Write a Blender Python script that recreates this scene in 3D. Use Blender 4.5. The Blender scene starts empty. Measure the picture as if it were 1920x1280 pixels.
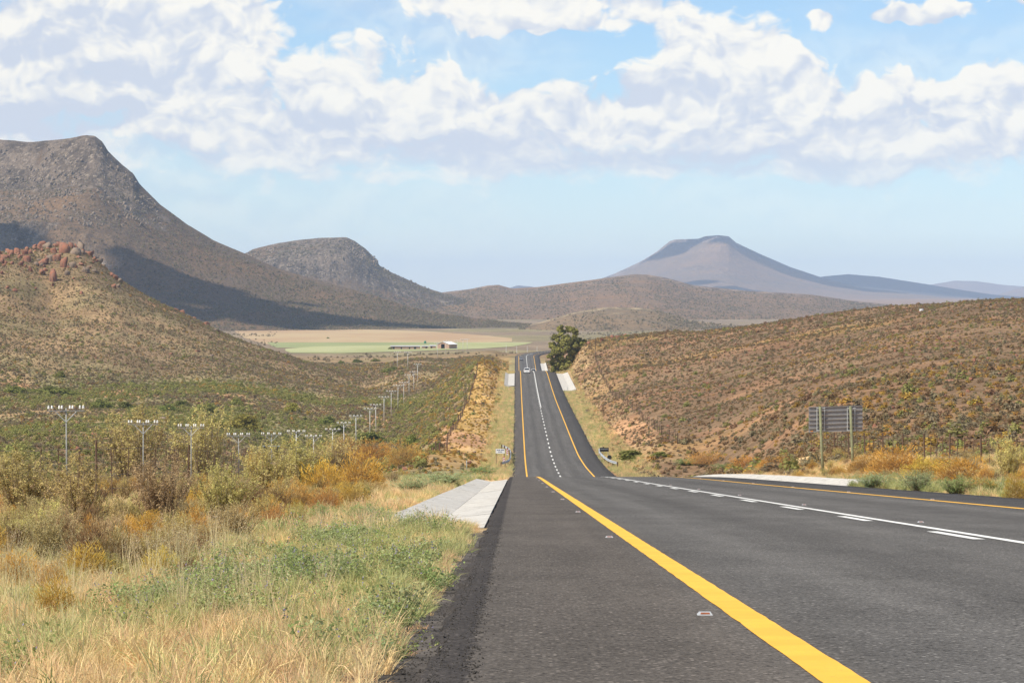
import bpy, math, random
import numpy as np
from mathutils import Vector, Matrix, Euler

R = math.radians
rng = np.random.default_rng(7)
random.seed(7)
scene = bpy.context.scene

# ------------------------------------------------------------------ camera
F_PX, PX0, PY0, CAM_H = 6500.0, 968.0, 560.0, 0.79      # focal length in photo pixels, road vanishing column, horizon row
cam_data = bpy.data.cameras.new('camera')
cam = bpy.data.objects.new('camera', cam_data)
scene.collection.objects.link(cam)
cam_data.sensor_width = 36.0
cam_data.lens = 36.0 * F_PX / 1920.0
cam_data.clip_start = 0.1
cam_data.clip_end = 60000.0
cam.location = (0, 0, CAM_H)
cam.rotation_euler = (math.pi / 2 - 80.0 / F_PX, 0, 8.0 / F_PX)
scene.camera = cam

# ------------------------------------------------------------------ light
SUN_EL, SUN_AZ = R(50), math.atan2(-0.78, -0.46)
SUN = Vector((math.sin(SUN_AZ) * math.cos(SUN_EL), math.cos(SUN_AZ) * math.cos(SUN_EL), math.sin(SUN_EL)))
sun_data = bpy.data.lights.new('sun', 'SUN')
sun_data.energy = 4.9
sun_data.angle = R(0.55)
sun_data.color = (1.0, 0.93, 0.80)
sun = bpy.data.objects.new('sun', sun_data)
scene.collection.objects.link(sun)
sun.rotation_euler = SUN.to_track_quat('Z', 'Y').to_euler()
sun.location = (-300, -200, 500)

vs = scene.view_settings
vs.view_transform = 'Standard'
vs.look = 'None'
vs.exposure = 0.25
vs.gamma = 1.0
scene.cycles.use_denoising = True
scene.cycles.max_bounces = 5
scene.cycles.diffuse_bounces = 2
scene.cycles.volume_bounces = 1
scene.cycles.transparent_max_bounces = 8

# ------------------------------------------------------------------ node helpers
class NT:
    """Terse node building."""
    def __init__(self, nt):
        self.nt = nt
    def n(self, kind, props=None, **ins):
        nd = self.nt.nodes.new(kind)
        for k, v in (props or {}).items():
            setattr(nd, k, v)
        for k, v in ins.items():
            self.put(nd.inputs[k.replace('_', ' ')] if not k.startswith('i') or not k[1:].isdigit() else nd.inputs[int(k[1:])], v)
        return nd
    def put(self, sock, v):
        if isinstance(v, bpy.types.NodeSocket):
            self.nt.links.new(v, sock)
        else:
            if hasattr(sock.default_value, '__len__') and not hasattr(v, '__len__'):
                v = (v,) * len(sock.default_value)
            if hasattr(sock.default_value, '__len__') and len(sock.default_value) == 4 and len(v) == 3:
                v = tuple(v) + (1.0,)
            sock.default_value = v
    def m(self, op, a, b=None, c=None, clamp=False):
        nd = self.nt.nodes.new('ShaderNodeMath')
        nd.operation = op
        nd.use_clamp = clamp
        for i, v in enumerate((a, b, c)):
            if v is not None:
                self.put(nd.inputs[i], v)
        return nd.outputs[0]
    def vm(self, op, a, b=None, scale=None):
        nd = self.nt.nodes.new('ShaderNodeVectorMath')
        nd.operation = op
        self.put(nd.inputs[0], a)
        if b is not None:
            self.put(nd.inputs[1], b)
        if scale is not None:
            self.put(nd.inputs['Scale'], scale)
        return nd.outputs['Value'] if op in ('LENGTH', 'DISTANCE', 'DOT_PRODUCT') else nd.outputs[0]
    def ss(self, v, lo, hi, tlo=0.0, thi=1.0):
        nd = self.nt.nodes.new('ShaderNodeMapRange')
        nd.interpolation_type = 'SMOOTHSTEP'
        for i, x in enumerate((v, lo, hi, tlo, thi)):
            self.put(nd.inputs[i], x)
        return nd.outputs[0]
    def mix(self, fac, a, b, blend='MIX'):
        nd = self.nt.nodes.new('ShaderNodeMix')
        nd.data_type = 'RGBA'
        nd.blend_type = blend
        nd.clamp_factor = True
        self.put(nd.inputs[0], fac)
        self.put(nd.inputs[6], a)
        self.put(nd.inputs[7], b)
        return nd.outputs[2]
    def noise(self, vec, scale, detail=4, rough=0.5, dims='3D', lac=2.0, dist=0.0, color=False):
        nd = self.nt.nodes.new('ShaderNodeTexNoise')
        nd.noise_dimensions = dims
        if vec is not None:
            self.put(nd.inputs['Vector'], vec)
        self.put(nd.inputs['Scale'], scale)
        self.put(nd.inputs['Detail'], detail)
        self.put(nd.inputs['Roughness'], rough)
        self.put(nd.inputs['Lacunarity'], lac)
        self.put(nd.inputs['Distortion'], dist)
        return nd.outputs['Color' if color else 'Fac']
    def voro(self, vec, scale, feature='F1', dims='3D', detail=0.0, rand=1.0, smooth=0.5, out='Distance'):
        nd = self.nt.nodes.new('ShaderNodeTexVoronoi')
        nd.voronoi_dimensions = dims
        nd.feature = feature
        self.put(nd.inputs['Vector'], vec)
        self.put(nd.inputs['Scale'], scale)
        self.put(nd.inputs['Detail'], detail)
        self.put(nd.inputs['Randomness'], rand)
        if feature == 'SMOOTH_F1':
            self.put(nd.inputs['Smoothness'], smooth)
        return nd.outputs[out]

# ------------------------------------------------------------------ world: sky with clouds
world = bpy.data.worlds.new('World')
scene.world = world
world.use_nodes = True
wn = world.node_tree
wn.nodes.clear()

def build_world():
    t = NT(wn)
    out = t.n('ShaderNodeOutputWorld')
    tc = t.n('ShaderNodeTexCoord')
    sep = t.n('ShaderNodeSeparateXYZ', i0=tc.outputs['Generated'])
    az = t.m('MULTIPLY', t.m('ARCTAN2', sep.outputs[0], sep.outputs[1]), F_PX / 1000)
    el = t.m('MULTIPLY', t.m('ARCSINE', sep.outputs[2]), F_PX / 1000)
    P = t.n('ShaderNodeCombineXYZ', i0=az, i1=el, i2=0.0).outputs[0]
    # cloud banks: (azimuth, elevation, half width, half height, weight), azimuth and elevation in thousandths of a focal length
    banks = [
        (0.37, 0.43, 0.21, 0.15, 1.15), (0.24, 0.37, 0.24, 0.10, .85), (0.50, 0.38, 0.20, 0.12, .7), (0.45, 0.31, 0.34, 0.07, .8),
        (0.70, 0.36, 0.24, 0.09, 1.0), (0.91, 0.36, 0.20, 0.11, 1.0), (0.65, 0.28, 0.45, 0.06, .75),
        (0.03, 0.32, 0.40, 0.10, 1.0), (-0.20, 0.37, 0.26, 0.10, .95), (0.0, 0.26, 0.70, 0.05, .75),
        (-0.42, 0.33, 0.36, 0.12, .9), (-0.54, 0.51, 0.17, 0.11, 1.15), (-0.85, 0.44, 0.44, 0.26, 1.0), (-0.50, 0.42, 0.42, 0.18, .62), (-0.30, 0.46, 0.28, 0.06, .5), (0.40, 0.235, 0.62, 0.03, .55),
        (0.08, 0.55, 0.36, 0.085, .95), (0.72, 0.518, 0.09, 0.024, 1.2), (0.80, 0.535, 0.06, 0.018, 1.0), (0.575, 0.51, 0.05, 0.022, 1.15), (0.96, 0.545, 0.06, 0.022, 1.1), (-0.25, 0.222, 0.26, 0.022, .5),
    ]
    holes = [(0.03, 0.455, 0.14, 0.055, 1.0), (-0.34, 0.54, 0.07, 0.06, .45), (0.72, 0.475, 0.20, 0.04, .6), (0.0, 0.05, 4.0, 0.14, .8)]
    big = t.noise(P, 1.7, 2, 0.5, '2D')
    tot = t.m('MULTIPLY_ADD', big, 0.5, 0.0)
    warp = t.noise(P, 6.0, 3, 0.6, '2D', color=True)
    wv = t.vm('SCALE', t.vm('SUBTRACT', warp, (.5, .5, .5)), scale=0.085)
    PW = t.vm('ADD', P, wv)
    shade = None
    for (a, e, ra, re, w) in banks:
        q = t.vm('MULTIPLY', t.vm('SUBTRACT', PW, (a, e, 0)), (1 / ra, 1 / re, 0))
        s = t.ss(t.vm('LENGTH', q), 1.3, 0.2, 0.0, w)
        tot = t.m('MAXIMUM', tot, t.m('MULTIPLY_ADD', tot, 0.42, s))
        qy = t.n('ShaderNodeSeparateXYZ', i0=q).outputs[1]
        k = t.m('MULTIPLY', s, qy)
        shade = k if shade is None else t.m('ADD', shade, k)
    for (a, e, ra, re, w) in holes:
        q = t.vm('MULTIPLY', t.vm('SUBTRACT', PW, (a, e, 0)), (1 / ra, 1 / re, 0))
        tot = t.m('SUBTRACT', tot, t.ss(t.vm('LENGTH', q), 1.25, 0.2, 0.0, w))
    # finer, flatter structure low in the sky, billows higher up
    low = t.ss(el, 0.36, 0.24)
    def detail(vec, oct):
        f0 = t.noise(t.vm('MULTIPLY', vec, (1, 1.5, 1)), 3.4, 3, 0.5, '2D')
        f = t.noise(t.vm('MULTIPLY', vec, (1, 1.9, 1)), 9.0, oct, 0.61, '2D')
        b = t.voro(t.vm('MULTIPLY', vec, (1, 1.15, 1)), 13.0, 'SMOOTH_F1', '2D', 2.0, 1.0, 0.55)
        b2 = t.voro(t.vm('MULTIPLY', vec, (1, 1.1, 1)), 33.0, 'SMOOTH_F1', '2D', 1.0, 1.0, 0.4)
        b = t.m('MULTIPLY_ADD', t.m('SUBTRACT', b2, 0.4), 0.42, b)
        n = t.m('MULTIPLY_ADD', t.m('SUBTRACT', f0, 0.5), 1.0, t.m('MULTIPLY', t.m('SUBTRACT', f, 0.5), 1.05))
        return t.m('ADD', n, t.m('MULTIPLY', t.m('SUBTRACT', 0.42, b), t.m('MULTIPLY_ADD', low, -0.35, 0.55)))
    n0 = detail(PW, 8)
    n1 = detail(t.vm('ADD', PW, (-0.008, 0.030, 0)), 3)
    d0 = t.m('ADD', tot, n0)
    alpha = t.ss(d0, t.m('MULTIPLY_ADD', low, -0.12, 0.20), t.m('MULTIPLY_ADD', low, 0.22, 0.60))
    lit = t.m('MULTIPLY_ADD', t.m('SUBTRACT', n0, n1), 0.95, t.m('MULTIPLY_ADD', shade, 0.10, 0.64))
    for (a, e, ra, re, w) in [(-0.85, 0.335, 0.22, 0.04, .55), (0.22, 0.385, 0.11, 0.035, .4), (-0.42, 0.335, 0.10, 0.035, .35), (0.30, 0.255, 0.6, 0.025, .35), (-0.68, 0.42, 0.16, 0.04, .35), (0.40, 0.36, 0.12, 0.03, .3), (0.75, 0.32, 0.3, 0.03, .25), (-0.15, 0.29, 0.3, 0.025, .25), (-0.9, 0.5, 0.3, 0.1, .22)]:
        q = t.vm('MULTIPLY', t.vm('SUBTRACT', PW, (a, e, 0)), (1 / ra, 1 / re, 0))
        lit = t.m('SUBTRACT', lit, t.ss(t.vm('LENGTH', q), 1.25, 0.2, 0.0, w))
    litc = t.ss(lit, 0.20, 0.95)
    col = t.mix(litc, (0.64, 0.69, 0.79), (1.0, 0.965, 0.88))
    sky = t.n('ShaderNodeTexSky', {'sky_type': 'NISHITA', 'sun_disc': False})
    sky.sun_elevation = SUN_EL
    sky.sun_rotation = SUN_AZ % (2 * math.pi)
    sky.altitude = 1500
    sky.air_density = 1.0
    sky.dust_density = 0.0
    sky.ozone_density = 6.0
    bg1 = t.n('ShaderNodeBackground', Color=sky.outputs[0], Strength=SKY_STRENGTH)
    bg2 = t.n('ShaderNodeBackground', Color=col, Strength=CLOUD_STRENGTH)
    # clouds thin out towards the pale air over the horizon
    fade = t.ss(el, 0.10, 0.30, 0.35, 0.96)
    veil = t.m('MULTIPLY', t.ss(t.noise(t.vm('MULTIPLY', P, (1, 2.5, 1)), 1.9, 4, .55, '2D'), .3, .75), t.ss(az, .2, -.7, .36, .68))
    alpha = t.m('MAXIMUM', alpha, veil)
    mx = t.n('ShaderNodeMixShader', i0=t.m('MULTIPLY', alpha, fade), i1=bg1.outputs[0], i2=bg2.outputs[0])
    wn.links.new(mx.outputs[0], out.inputs[0])
    world.cycles.sampling_method = 'NONE'
SKY_STRENGTH, CLOUD_STRENGTH = 0.115, 0.90
build_world()

# ------------------------------------------------------------------ small tools
COL = scene.collection
def lin(r, g, b):
    f = lambda c: (c / 255 / 12.92) if c / 255 <= 0.04045 else ((c / 255 + 0.055) / 1.055) ** 2.4
    return (f(r), f(g), f(b))

def tag(o, label=None, cat=None, group=None, kind=None):
    if label: o['label'] = label
    if cat: o['category'] = cat
    if group: o['group'] = group
    if kind: o['kind'] = kind
    return o

def empty(name, loc=(0, 0, 0), rz=0.0):
    o = bpy.data.objects.new(name, None)
    o.empty_display_size = 0.3
    o.location = loc
    o.rotation_euler = (0, 0, rz)
    COL.objects.link(o)
    return o

def mesh_np(name, V, F, mat=None, attrs=None, smooth=False):
    """Mesh from numpy vertices and faces (n,3)/(n,4) or a list of such arrays; attrs = {name: per-vertex array}."""
    V = np.asarray(V, dtype=np.float32)
    if not isinstance(F, list):
        F = [F]
    F = [np.asarray(f, dtype=np.int32) for f in F if len(f)]
    me = bpy.data.meshes.new(name)
    me.vertices.add(len(V))
    me.vertices.foreach_set('co', V.ravel())
    loops = np.concatenate([f.ravel() for f in F])
    sizes = np.concatenate([np.full(len(f), f.shape[1], dtype=np.int32) for f in F])
    starts = np.concatenate([[0], np.cumsum(sizes)[:-1]]).astype(np.int32)
    me.loops.add(len(loops))
    me.loops.foreach_set('vertex_index', loops)
    me.polygons.add(len(sizes))
    me.polygons.foreach_set('loop_start', starts)
    if smooth:
        me.polygons.foreach_set('use_smooth', np.ones(len(sizes), dtype=bool))
    for k, a in (attrs or {}).items():
        a = np.asarray(a, dtype=np.float32)
        if a.ndim == 2:
            if a.shape[1] == 3:
                a = np.concatenate([a, np.ones((len(a), 1), np.float32)], 1)
            at = me.attributes.new(k, 'FLOAT_COLOR', 'POINT')
            at.data.foreach_set('color', a.ravel())
        else:
            at = me.attributes.new(k, 'FLOAT', 'POINT')
            at.data.foreach_set('value', a)
    me.update(calc_edges=True)
    if mat:
        me.materials.append(mat)
    return me

def link(name, me, parent=None, loc=(0, 0, 0), rot=(0, 0, 0)):
    o = bpy.data.objects.new(name, me)
    o.location = loc
    o.rotation_euler = rot
    COL.objects.link(o)
    if parent is not None:
        o.parent = parent
    return o

def grid_faces(nr, nc):
    i = np.arange((nr - 1) * (nc - 1))
    r, c = i // (nc - 1), i % (nc - 1)
    a = r * nc + c
    return np.stack([a, a + 1, a + nc + 1, a + nc], 1)

class MB:
    """Collects boxes, tubes and prisms into one mesh."""
    def __init__(self):
        self.v, self.f = [], []
    def add(self, V, F):
        o = len(self.v)
        self.v += [tuple(p) for p in V]
        self.f += [tuple(i + o for i in f) for f in F]
        return self
    def box(self, c, s, rz=0.0, taper=1.0):
        x, y, z = s[0] / 2, s[1] / 2, s[2] / 2
        V = []
        for k, sz in ((1.0, -1), (taper, 1)):
            for sx, sy in ((-1, -1), (1, -1), (1, 1), (-1, 1)):
                px, py = sx * x * k, sy * y * k
                V.append((c[0] + px * math.cos(rz) - py * math.sin(rz), c[1] + px * math.sin(rz) + py * math.cos(rz), c[2] + sz * z))
        return self.add(V, [(3, 2, 1, 0), (4, 5, 6, 7), (0, 1, 5, 4), (1, 2, 6, 5), (2, 3, 7, 6), (3, 0, 4, 7)])
    def tube(self, pts, rad, n=8, cap=True):
        pts = [Vector(p) for p in pts]
        rad = rad if hasattr(rad, '__len__') else [rad] * len(pts)
        V, F = [], []
        for i, p in enumerate(pts):
            d = (pts[min(i + 1, len(pts) - 1)] - pts[max(i - 1, 0)]).normalized()
            u = d.cross(Vector((0, 0, 1)) if abs(d.z) < 0.9 else Vector((1, 0, 0))).normalized()
            w = d.cross(u)
            for k in range(n):
                a = 2 * math.pi * k / n
                V.append(p + (u * math.cos(a) + w * math.sin(a)) * rad[i])
        for i in range(len(pts) - 1):
            for k in range(n):
                a, b = i * n + k, i * n + (k + 1) % n
                F.append((a, b, b + n, a + n))
        if cap:
            F.append(tuple(range(n))[::-1])
            F.append(tuple((len(pts) - 1) * n + k for k in range(n)))
        return self.add(V, F)
    def lathe(self, c, prof, n=12):
        V, F = [], []
        for r, z in prof:
            for k in range(n):
                a = 2 * math.pi * k / n
                V.append((c[0] + r * math.cos(a), c[1] + r * math.sin(a), c[2] + z))
        for i in range(len(prof) - 1):
            for k in range(n):
                a, b = i * n + k, i * n + (k + 1) % n
                F.append((a, b, b + n, a + n))
        F.append(tuple(range(n))[::-1])
        F.append(tuple((len(prof) - 1) * n + k for k in range(n)))
        return self.add(V, F)
    def mesh(self, name, mat, smooth=False):
        me = bpy.data.meshes.new(name)
        me.from_pydata(self.v, [], self.f)
        if smooth:
            me.polygons.foreach_set('use_smooth', [True] * len(me.polygons))
        if mat:
            me.materials.append(mat)
        return me
    def build(self, name, mat, parent=None, loc=(0, 0, 0), rot=(0, 0, 0), smooth=False):
        return link(name, self.mesh(name, mat, smooth), parent, loc, rot)

# value noise --------------------------------------------------------------
_perm = rng.permutation(1024)
_val = rng.random(1024)
def vnoise(x, y):
    xi, yi = np.floor(x).astype(int), np.floor(y).astype(int)
    fx, fy = x - xi, y - yi
    fx, fy = fx * fx * fx * (fx * (fx * 6 - 15) + 10), fy * fy * fy * (fy * (fy * 6 - 15) + 10)
    h = lambda a, b: _val[_perm[(_perm[a & 1023] + b) & 1023]]
    return (h(xi, yi) * (1 - fx) + h(xi + 1, yi) * fx) * (1 - fy) + (h(xi, yi + 1) * (1 - fx) + h(xi + 1, yi + 1) * fx) * fy
def fbm(x, y, oct=4, gain=0.5):
    s, a, n = 0.0, 1.0, 0.0
    for k in range(oct):
        s = s + a * (vnoise(x * 2 ** k + 17.3 * k, y * 2 ** k - 9.1 * k) * 2 - 1)
        n += a
        a *= gain
    return s / n
def ridged(x, y, oct=4):
    s, a, n = 0.0, 1.0, 0.0
    for k in range(oct):
        s = s + a * (1 - np.abs(vnoise(x * 2 ** k + 5.7 * k, y * 2 ** k + 3.3 * k) * 2 - 1))
        n += a
        a *= 0.5
    return s / n
def sstep(x, a, b):
    t = np.clip((np.asarray(x, float) - a) / (b - a), 0, 1)
    return t * t * (3 - 2 * t)

def W(x, y, d):
    """World point seen at photo position (x, y) at distance d ahead."""
    return ((x - PX0) * d / F_PX, d, CAM_H - (y - PY0) * d / F_PX)

# ------------------------------------------------------------------ the road's line and level
_RY = np.array([-60, 0, 60, 120, 170, 190, 230, 300, 350, 400, 440, 490, 560, 640, 740, 812, 890, 962, 1020, 1100, 1200, 1320, 1471, 1600, 1724, 1850, 2000, 2200], float)
_RZ = np.array([2.82, 0, -2.825, -5.65, -8.0, -8.97, -11.06, -15.25, -17.75, -19.25, -20.2, -20.9, -21.05, -21.1, -21.2, -20.95, -20.4, -19.9, -20.4, -23.0, -27.0, -29.6, -30.4, -29.0, -27.4, -27.0, -28.0, -30.0], float)
def _pchip(x, y):
    h, dl = np.diff(x), np.diff(y) / np.diff(x)
    m = np.zeros(len(x))
    m[0], m[-1] = dl[0], dl[-1]
    for i in range(1, len(x) - 1):
        if dl[i - 1] * dl[i] > 0:
            w1, w2 = 2 * h[i] + h[i - 1], h[i] + 2 * h[i - 1]
            m[i] = (w1 + w2) / (w1 / dl[i - 1] + w2 / dl[i])
    return m
_RM = _pchip(_RY, _RZ)
def road_z(Y):
    Y = np.clip(np.asarray(Y, float), _RY[0], _RY[-1] - 1e-6)
    i = np.clip(np.searchsorted(_RY, Y, side='right') - 1, 0, len(_RY) - 2)
    h = _RY[i + 1] - _RY[i]
    t = (Y - _RY[i]) / h
    return (2*t**3 - 3*t**2 + 1) * _RZ[i] + (t**3 - 2*t**2 + t) * h * _RM[i] + (-2*t**3 + 3*t**2) * _RZ[i+1] + (t**3 - t**2) * h * _RM[i+1]
def road_cx(Y):
    Y = np.asarray(Y, float)
    return np.where(Y > 1700, (Y - 1700) ** 2 / 1500.0, 0.0)
ROAD_L, LINE_L, LINE_C, LINE_R, ROAD_R = -0.33, 1.18, 4.88, 8.58, 11.0

# ------------------------------------------------------------------ ground heights
_ctl = []
def c_px(x, y, d):
    X, Y, Z = W(x, y, d)
    _ctl.append((X, Y, Z - float(road_z(Y))))
def c_dz(X, Y, dz):
    _ctl.append((X, Y, dz))
for a in [(-2, 9, -.06), (-2, 25, -.08), (-6, 40, -.15), (-3, 90, -.1), (-10, 70, -.3), (-18, 120, -.4), (-10, 130, -.2), (-25, 180, -1.2), (-10, 185, -.3), (-40, 180, -2.2),
          (-40, 120, -1.8), (-16, 60, -.7), (-4, 170, -.1), (-12, 30, -.5), (13, 10, -.05), (13, 30, -.05), (13, 90, 0), (13, 150, .05), (16, 185, .05), (18.6, 188, .9), (20, 160, .7),
          (20, 100, .4), (30, 150, 1.1), (30, 100, 1.0), (24, 60, .5), (13, 260, .1), (-3, 300, -.6), (-12, 300, -1.2), (13, 350, -.1), (20, 300, .4), (20, 400, .6),
          (13, 600, .1), (13, 750, .2), (14.5, 850, .4), (-3, 480, -.3), (-3, 650, -.1), (-3, 850, 0), (-4, 960, .3), (13, 1300, .2), (-4, 1500, 0), (13, 1600, 0), (-5, 1750, 0)]:
    c_dz(*a)
for X, d, z in [(-20, 300, -15.8), (-20, 380, -19.8), (-20, 455, -22.0), (-20, 575, -25.0), (-20, 690, -26.8), (-20, 830, -27.2), (-20, 930, -26.2), (-20, 1030, -25.5), (-27, 455, -23.2), (-27, 575, -27.2), (-27, 690, -29.4), (-27, 830, -30.2), (-27, 930, -30.4), (-27, 1030, -30.0), (-14, 690, -22.6), (-14, 830, -22.8), (-14, 575, -22.2), (-14, 930, -20.8)]:
    c_dz(X, d, z - float(road_z(d)))
for d, z in [(260, -14.3), (315, -17.5), (360, -19.8), (408, -22), (476, -24.4), (520, -26), (575, -28.5), (635, -30), (690, -30.8), (800, -31.2), (905, -32.5), (1015, -32.4), (1125, -31.6), (1180, -30.6)]:
    c_dz(-34.5, d, z - float(road_z(d)))
for a in [(100, 835, 500), (100, 812, 650), (100, 770, 900), (100, 715, 1080), (100, 650, 1200), (100, 560, 1370), (120, 462, 1515), (60, 464, 1512), (0, 472, 1505), (170, 482, 1505), (-150, 490, 1480), (-150, 640, 1200), (-150, 740, 950), (-150, 830, 520), (-150, 850, 400),
          (250, 545, 1480), (330, 583, 1450), (450, 640, 1400), (530, 668, 1380), (600, 692, 1350), (300, 705, 1140), (300, 650, 1260), (450, 692, 1200), (650, 700, 1400), (600, 760, 1050), (500, 800, 860),
          (450, 830, 700), (300, 772, 900), (300, 820, 620), (831, 848, 455), (880, 760, 690), (887, 726, 830), (893, 692, 930), (850, 700, 1150), (905, 672, 1300), (830, 694, 1300), (862, 685, 1300), (830, 684, 1450), (872, 677, 1450), (790, 696, 1300), (750, 690, 1380), (880, 670, 1600), (830, 674, 1600), (800, 667, 1700), (700, 668, 1900), (930, 662, 1700), (0, 850, 380),
          (1224, 808, 500), (1169, 757, 640), (1121, 712, 812), (1112, 660, 930), (1250, 845, 430), (1250, 750, 600), (1250, 658, 880), (1250, 622, 1000), (1500, 850, 240), (1500, 780, 380), (1500, 700, 560), (1500, 645, 760), (1500, 607, 900),
          (1700, 850, 215), (1700, 770, 330), (1700, 690, 480), (1700, 628, 680), (1700, 586, 820), (1900, 850, 200), (1900, 762, 300), (1900, 682, 430), (1900, 628, 600), (1900, 574, 780), (2200, 850, 190), (2200, 700, 380), (2250, 568, 760),
          (1850, 570, 800), (1150, 633, 1000), (1100, 645, 980), (1400, 613, 960)]:
    c_px(*a)
for X, Y, z in [(-230, 1750, -14), (-120, 1700, -28), (-300, 2100, -31), (-150, 2100, -31), (0, 2100, -30.5), (40, 1350, -22), (120, 1300, -18), (200, 1200, -12), (60, 1750, -29), (200, 1700, -28), (150, 2150, -31), (350, 2100, -31), (-400, 1500, 5), (300, 800, 3), (-420, 2100, -31)]:
    c_dz(X, Y, z - float(road_z(min(Y, 2190))))
_C = np.array(_ctl)
def _uv(X, Y):
    return np.stack([X / Y * F_PX / 330.0 + np.sign(X) * np.minimum(np.abs(X), 60) / 40.0, 2.3 * np.log(Y)], -1)
def _tps_k(r2):
    return 0.5 * r2 * np.log(np.maximum(r2, 1e-9))
_cu = _uv(_C[:, 0], _C[:, 1])
_n = len(_C)
_A = np.zeros((_n + 3, _n + 3))
_A[:_n, :_n] = _tps_k(((_cu[:, None] - _cu[None]) ** 2).sum(-1)) + np.eye(_n) * 0.002
_A[:_n, _n] = 1
_A[:_n, _n + 1:] = _cu
_A[_n:, :_n] = _A[:_n, _n:].T
_w = np.linalg.solve(_A, np.concatenate([_C[:, 2], [0, 0, 0]]))

DRAIN_BEDS = [(-1.72, 0.0, 43, 158), (10.5, 12.35, 117, 300), (-2.8, 0, 858, 962), (10.5, 13.9, 822, 962), (10.5, 13.4, 1440, 1600)]
def ground_z(X, Y, rough=True):
    X, Y = np.broadcast_arrays(np.asarray(X, float), np.asarray(Y, float))
    sh = X.shape
    X, Y = X.ravel(), Y.ravel()
    out = np.empty(len(X))
    for s in range(0, len(X), 20000):
        x, y = X[s:s + 20000], Y[s:s + 20000]
        yc = np.clip(y, 6, 2150)
        q = _uv(x * yc / np.maximum(y, 6), yc)
        r2 = ((q[:, None] - _cu[None]) ** 2).sum(-1)
        dz = _tps_k(r2) @ _w[:_n] + _w[_n] + q @ _w[_n + 1:]
        z = road_z(yc) + dz
        if rough:
            hill = sstep(y, 150, 400) * (1 - sstep(y, 1500, 1800))
            flat = sstep(y, 1600, 2000)
            z = z + (fbm(x / 45, y / 60, 5, 0.55) * 1.5 + fbm(x / 9, y / 14, 3) * 0.22) * hill * (1 - sstep(-np.abs(x - 5), -16, -8))
            z = z + fbm(x / 2.2, y / 3.0, 3) * 0.035 * (1 - hill) * (1 - flat)
        # the plain beyond the hills
        plain = -31.3 + sstep(y, 5000, 13000) * 31 + fbm(x / 400, y / 700, 3) * 1.2 * sstep(y, 3000, 5000)
        k = sstep(y, 1750, 2120)
        z = z * (1 - k) + plain * k
        # level bed along the road
        cx = road_cx(y)
        dist = np.maximum(np.maximum(ROAD_L - (x - cx), (x - cx) - ROAD_R), 0)
        deep = np.maximum(np.maximum(ROAD_L + 0.14 - (x - cx), (x - cx) - ROAD_R), 0)
        side = 0.5 + 0.0016 * np.clip(y, 0, 1800)
        b = 1 - sstep(dist, side, side + 3.0 + 0.003 * np.clip(y, 0, 1800))
        b = np.where((y < 2150), b, 0)
        bed = road_z(yc) - 0.022 - 0.15 * (1 - sstep(deep, 0.0, 0.04)) - 0.00012 * yc
        z = z * (1 - b) + bed * b
        # beds cut for the concrete drains
        for (xa, xb, ya, yb) in DRAIN_BEDS:
            m = (x > xa) & (x < xb) & (y > ya) & (y < yb)
            z = np.where(m, np.minimum(z, road_z(yc) - 0.4 - 0.0003 * y), z)
        out[s:s + 20000] = z
    return out.reshape(sh)

def hit(x, y, dmin=8.0, dmax=3000.0):
    """Where the sight line through photo point (x, y) meets the ground."""
    d = np.exp(np.linspace(math.log(dmin), math.log(dmax), 900))
    X, Z = (x - PX0) * d / F_PX, CAM_H - (y - PY0) * d / F_PX
    g = ground_z(X, d, False)
    i = np.argmax(g >= Z)
    if g[i] < Z[i]:
        i = len(d) - 1
    return float(X[i]), float(d[i]), float(ground_z(X[i], d[i]))
def gz(X, Y):
    return float(ground_z(np.array([X]), np.array([Y]))[0])

# ------------------------------------------------------------------ materials
def new_mat(name):
    m = bpy.data.materials.new(name)
    m.use_nodes = True
    m.node_tree.nodes.clear()
    return m, NT(m.node_tree)
def finish(m, t, color, rough=0.9, spec=0.2, bump=None, bump_s=0.3, bump_d=0.02, metallic=0.0):
    out = t.n('ShaderNodeOutputMaterial')
    p = t.n('ShaderNodeBsdfPrincipled', Roughness=rough, Metallic=metallic)
    t.put(p.inputs['Base Color'], color)
    t.put(p.inputs['Specular IOR Level'], spec)
    if bump is not None:
        b = t.n('ShaderNodeBump', Strength=bump_s, Distance=bump_d, Height=bump)
        t.nt.links.new(b.outputs[0], p.inputs['Normal'])
    t.nt.links.new(p.outputs[0], out.inputs[0])
    return m
def plain(name, color, rough=0.8, spec=0.3, var=0.12, scale=6.0, metallic=0.0):
    m, t = new_mat(name)
    tc = t.n('ShaderNodeTexCoord')
    n = t.noise(tc.outputs['Object'], scale, 5, 0.6)
    c = t.mix(t.ss(n, 0.3, 0.7), tuple(k * (1 - var) for k in color), tuple(min(1, k * (1 + var)) for k in color))
    return finish(m, t, c, rough, spec, n, 0.15, 0.01, metallic)

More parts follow.
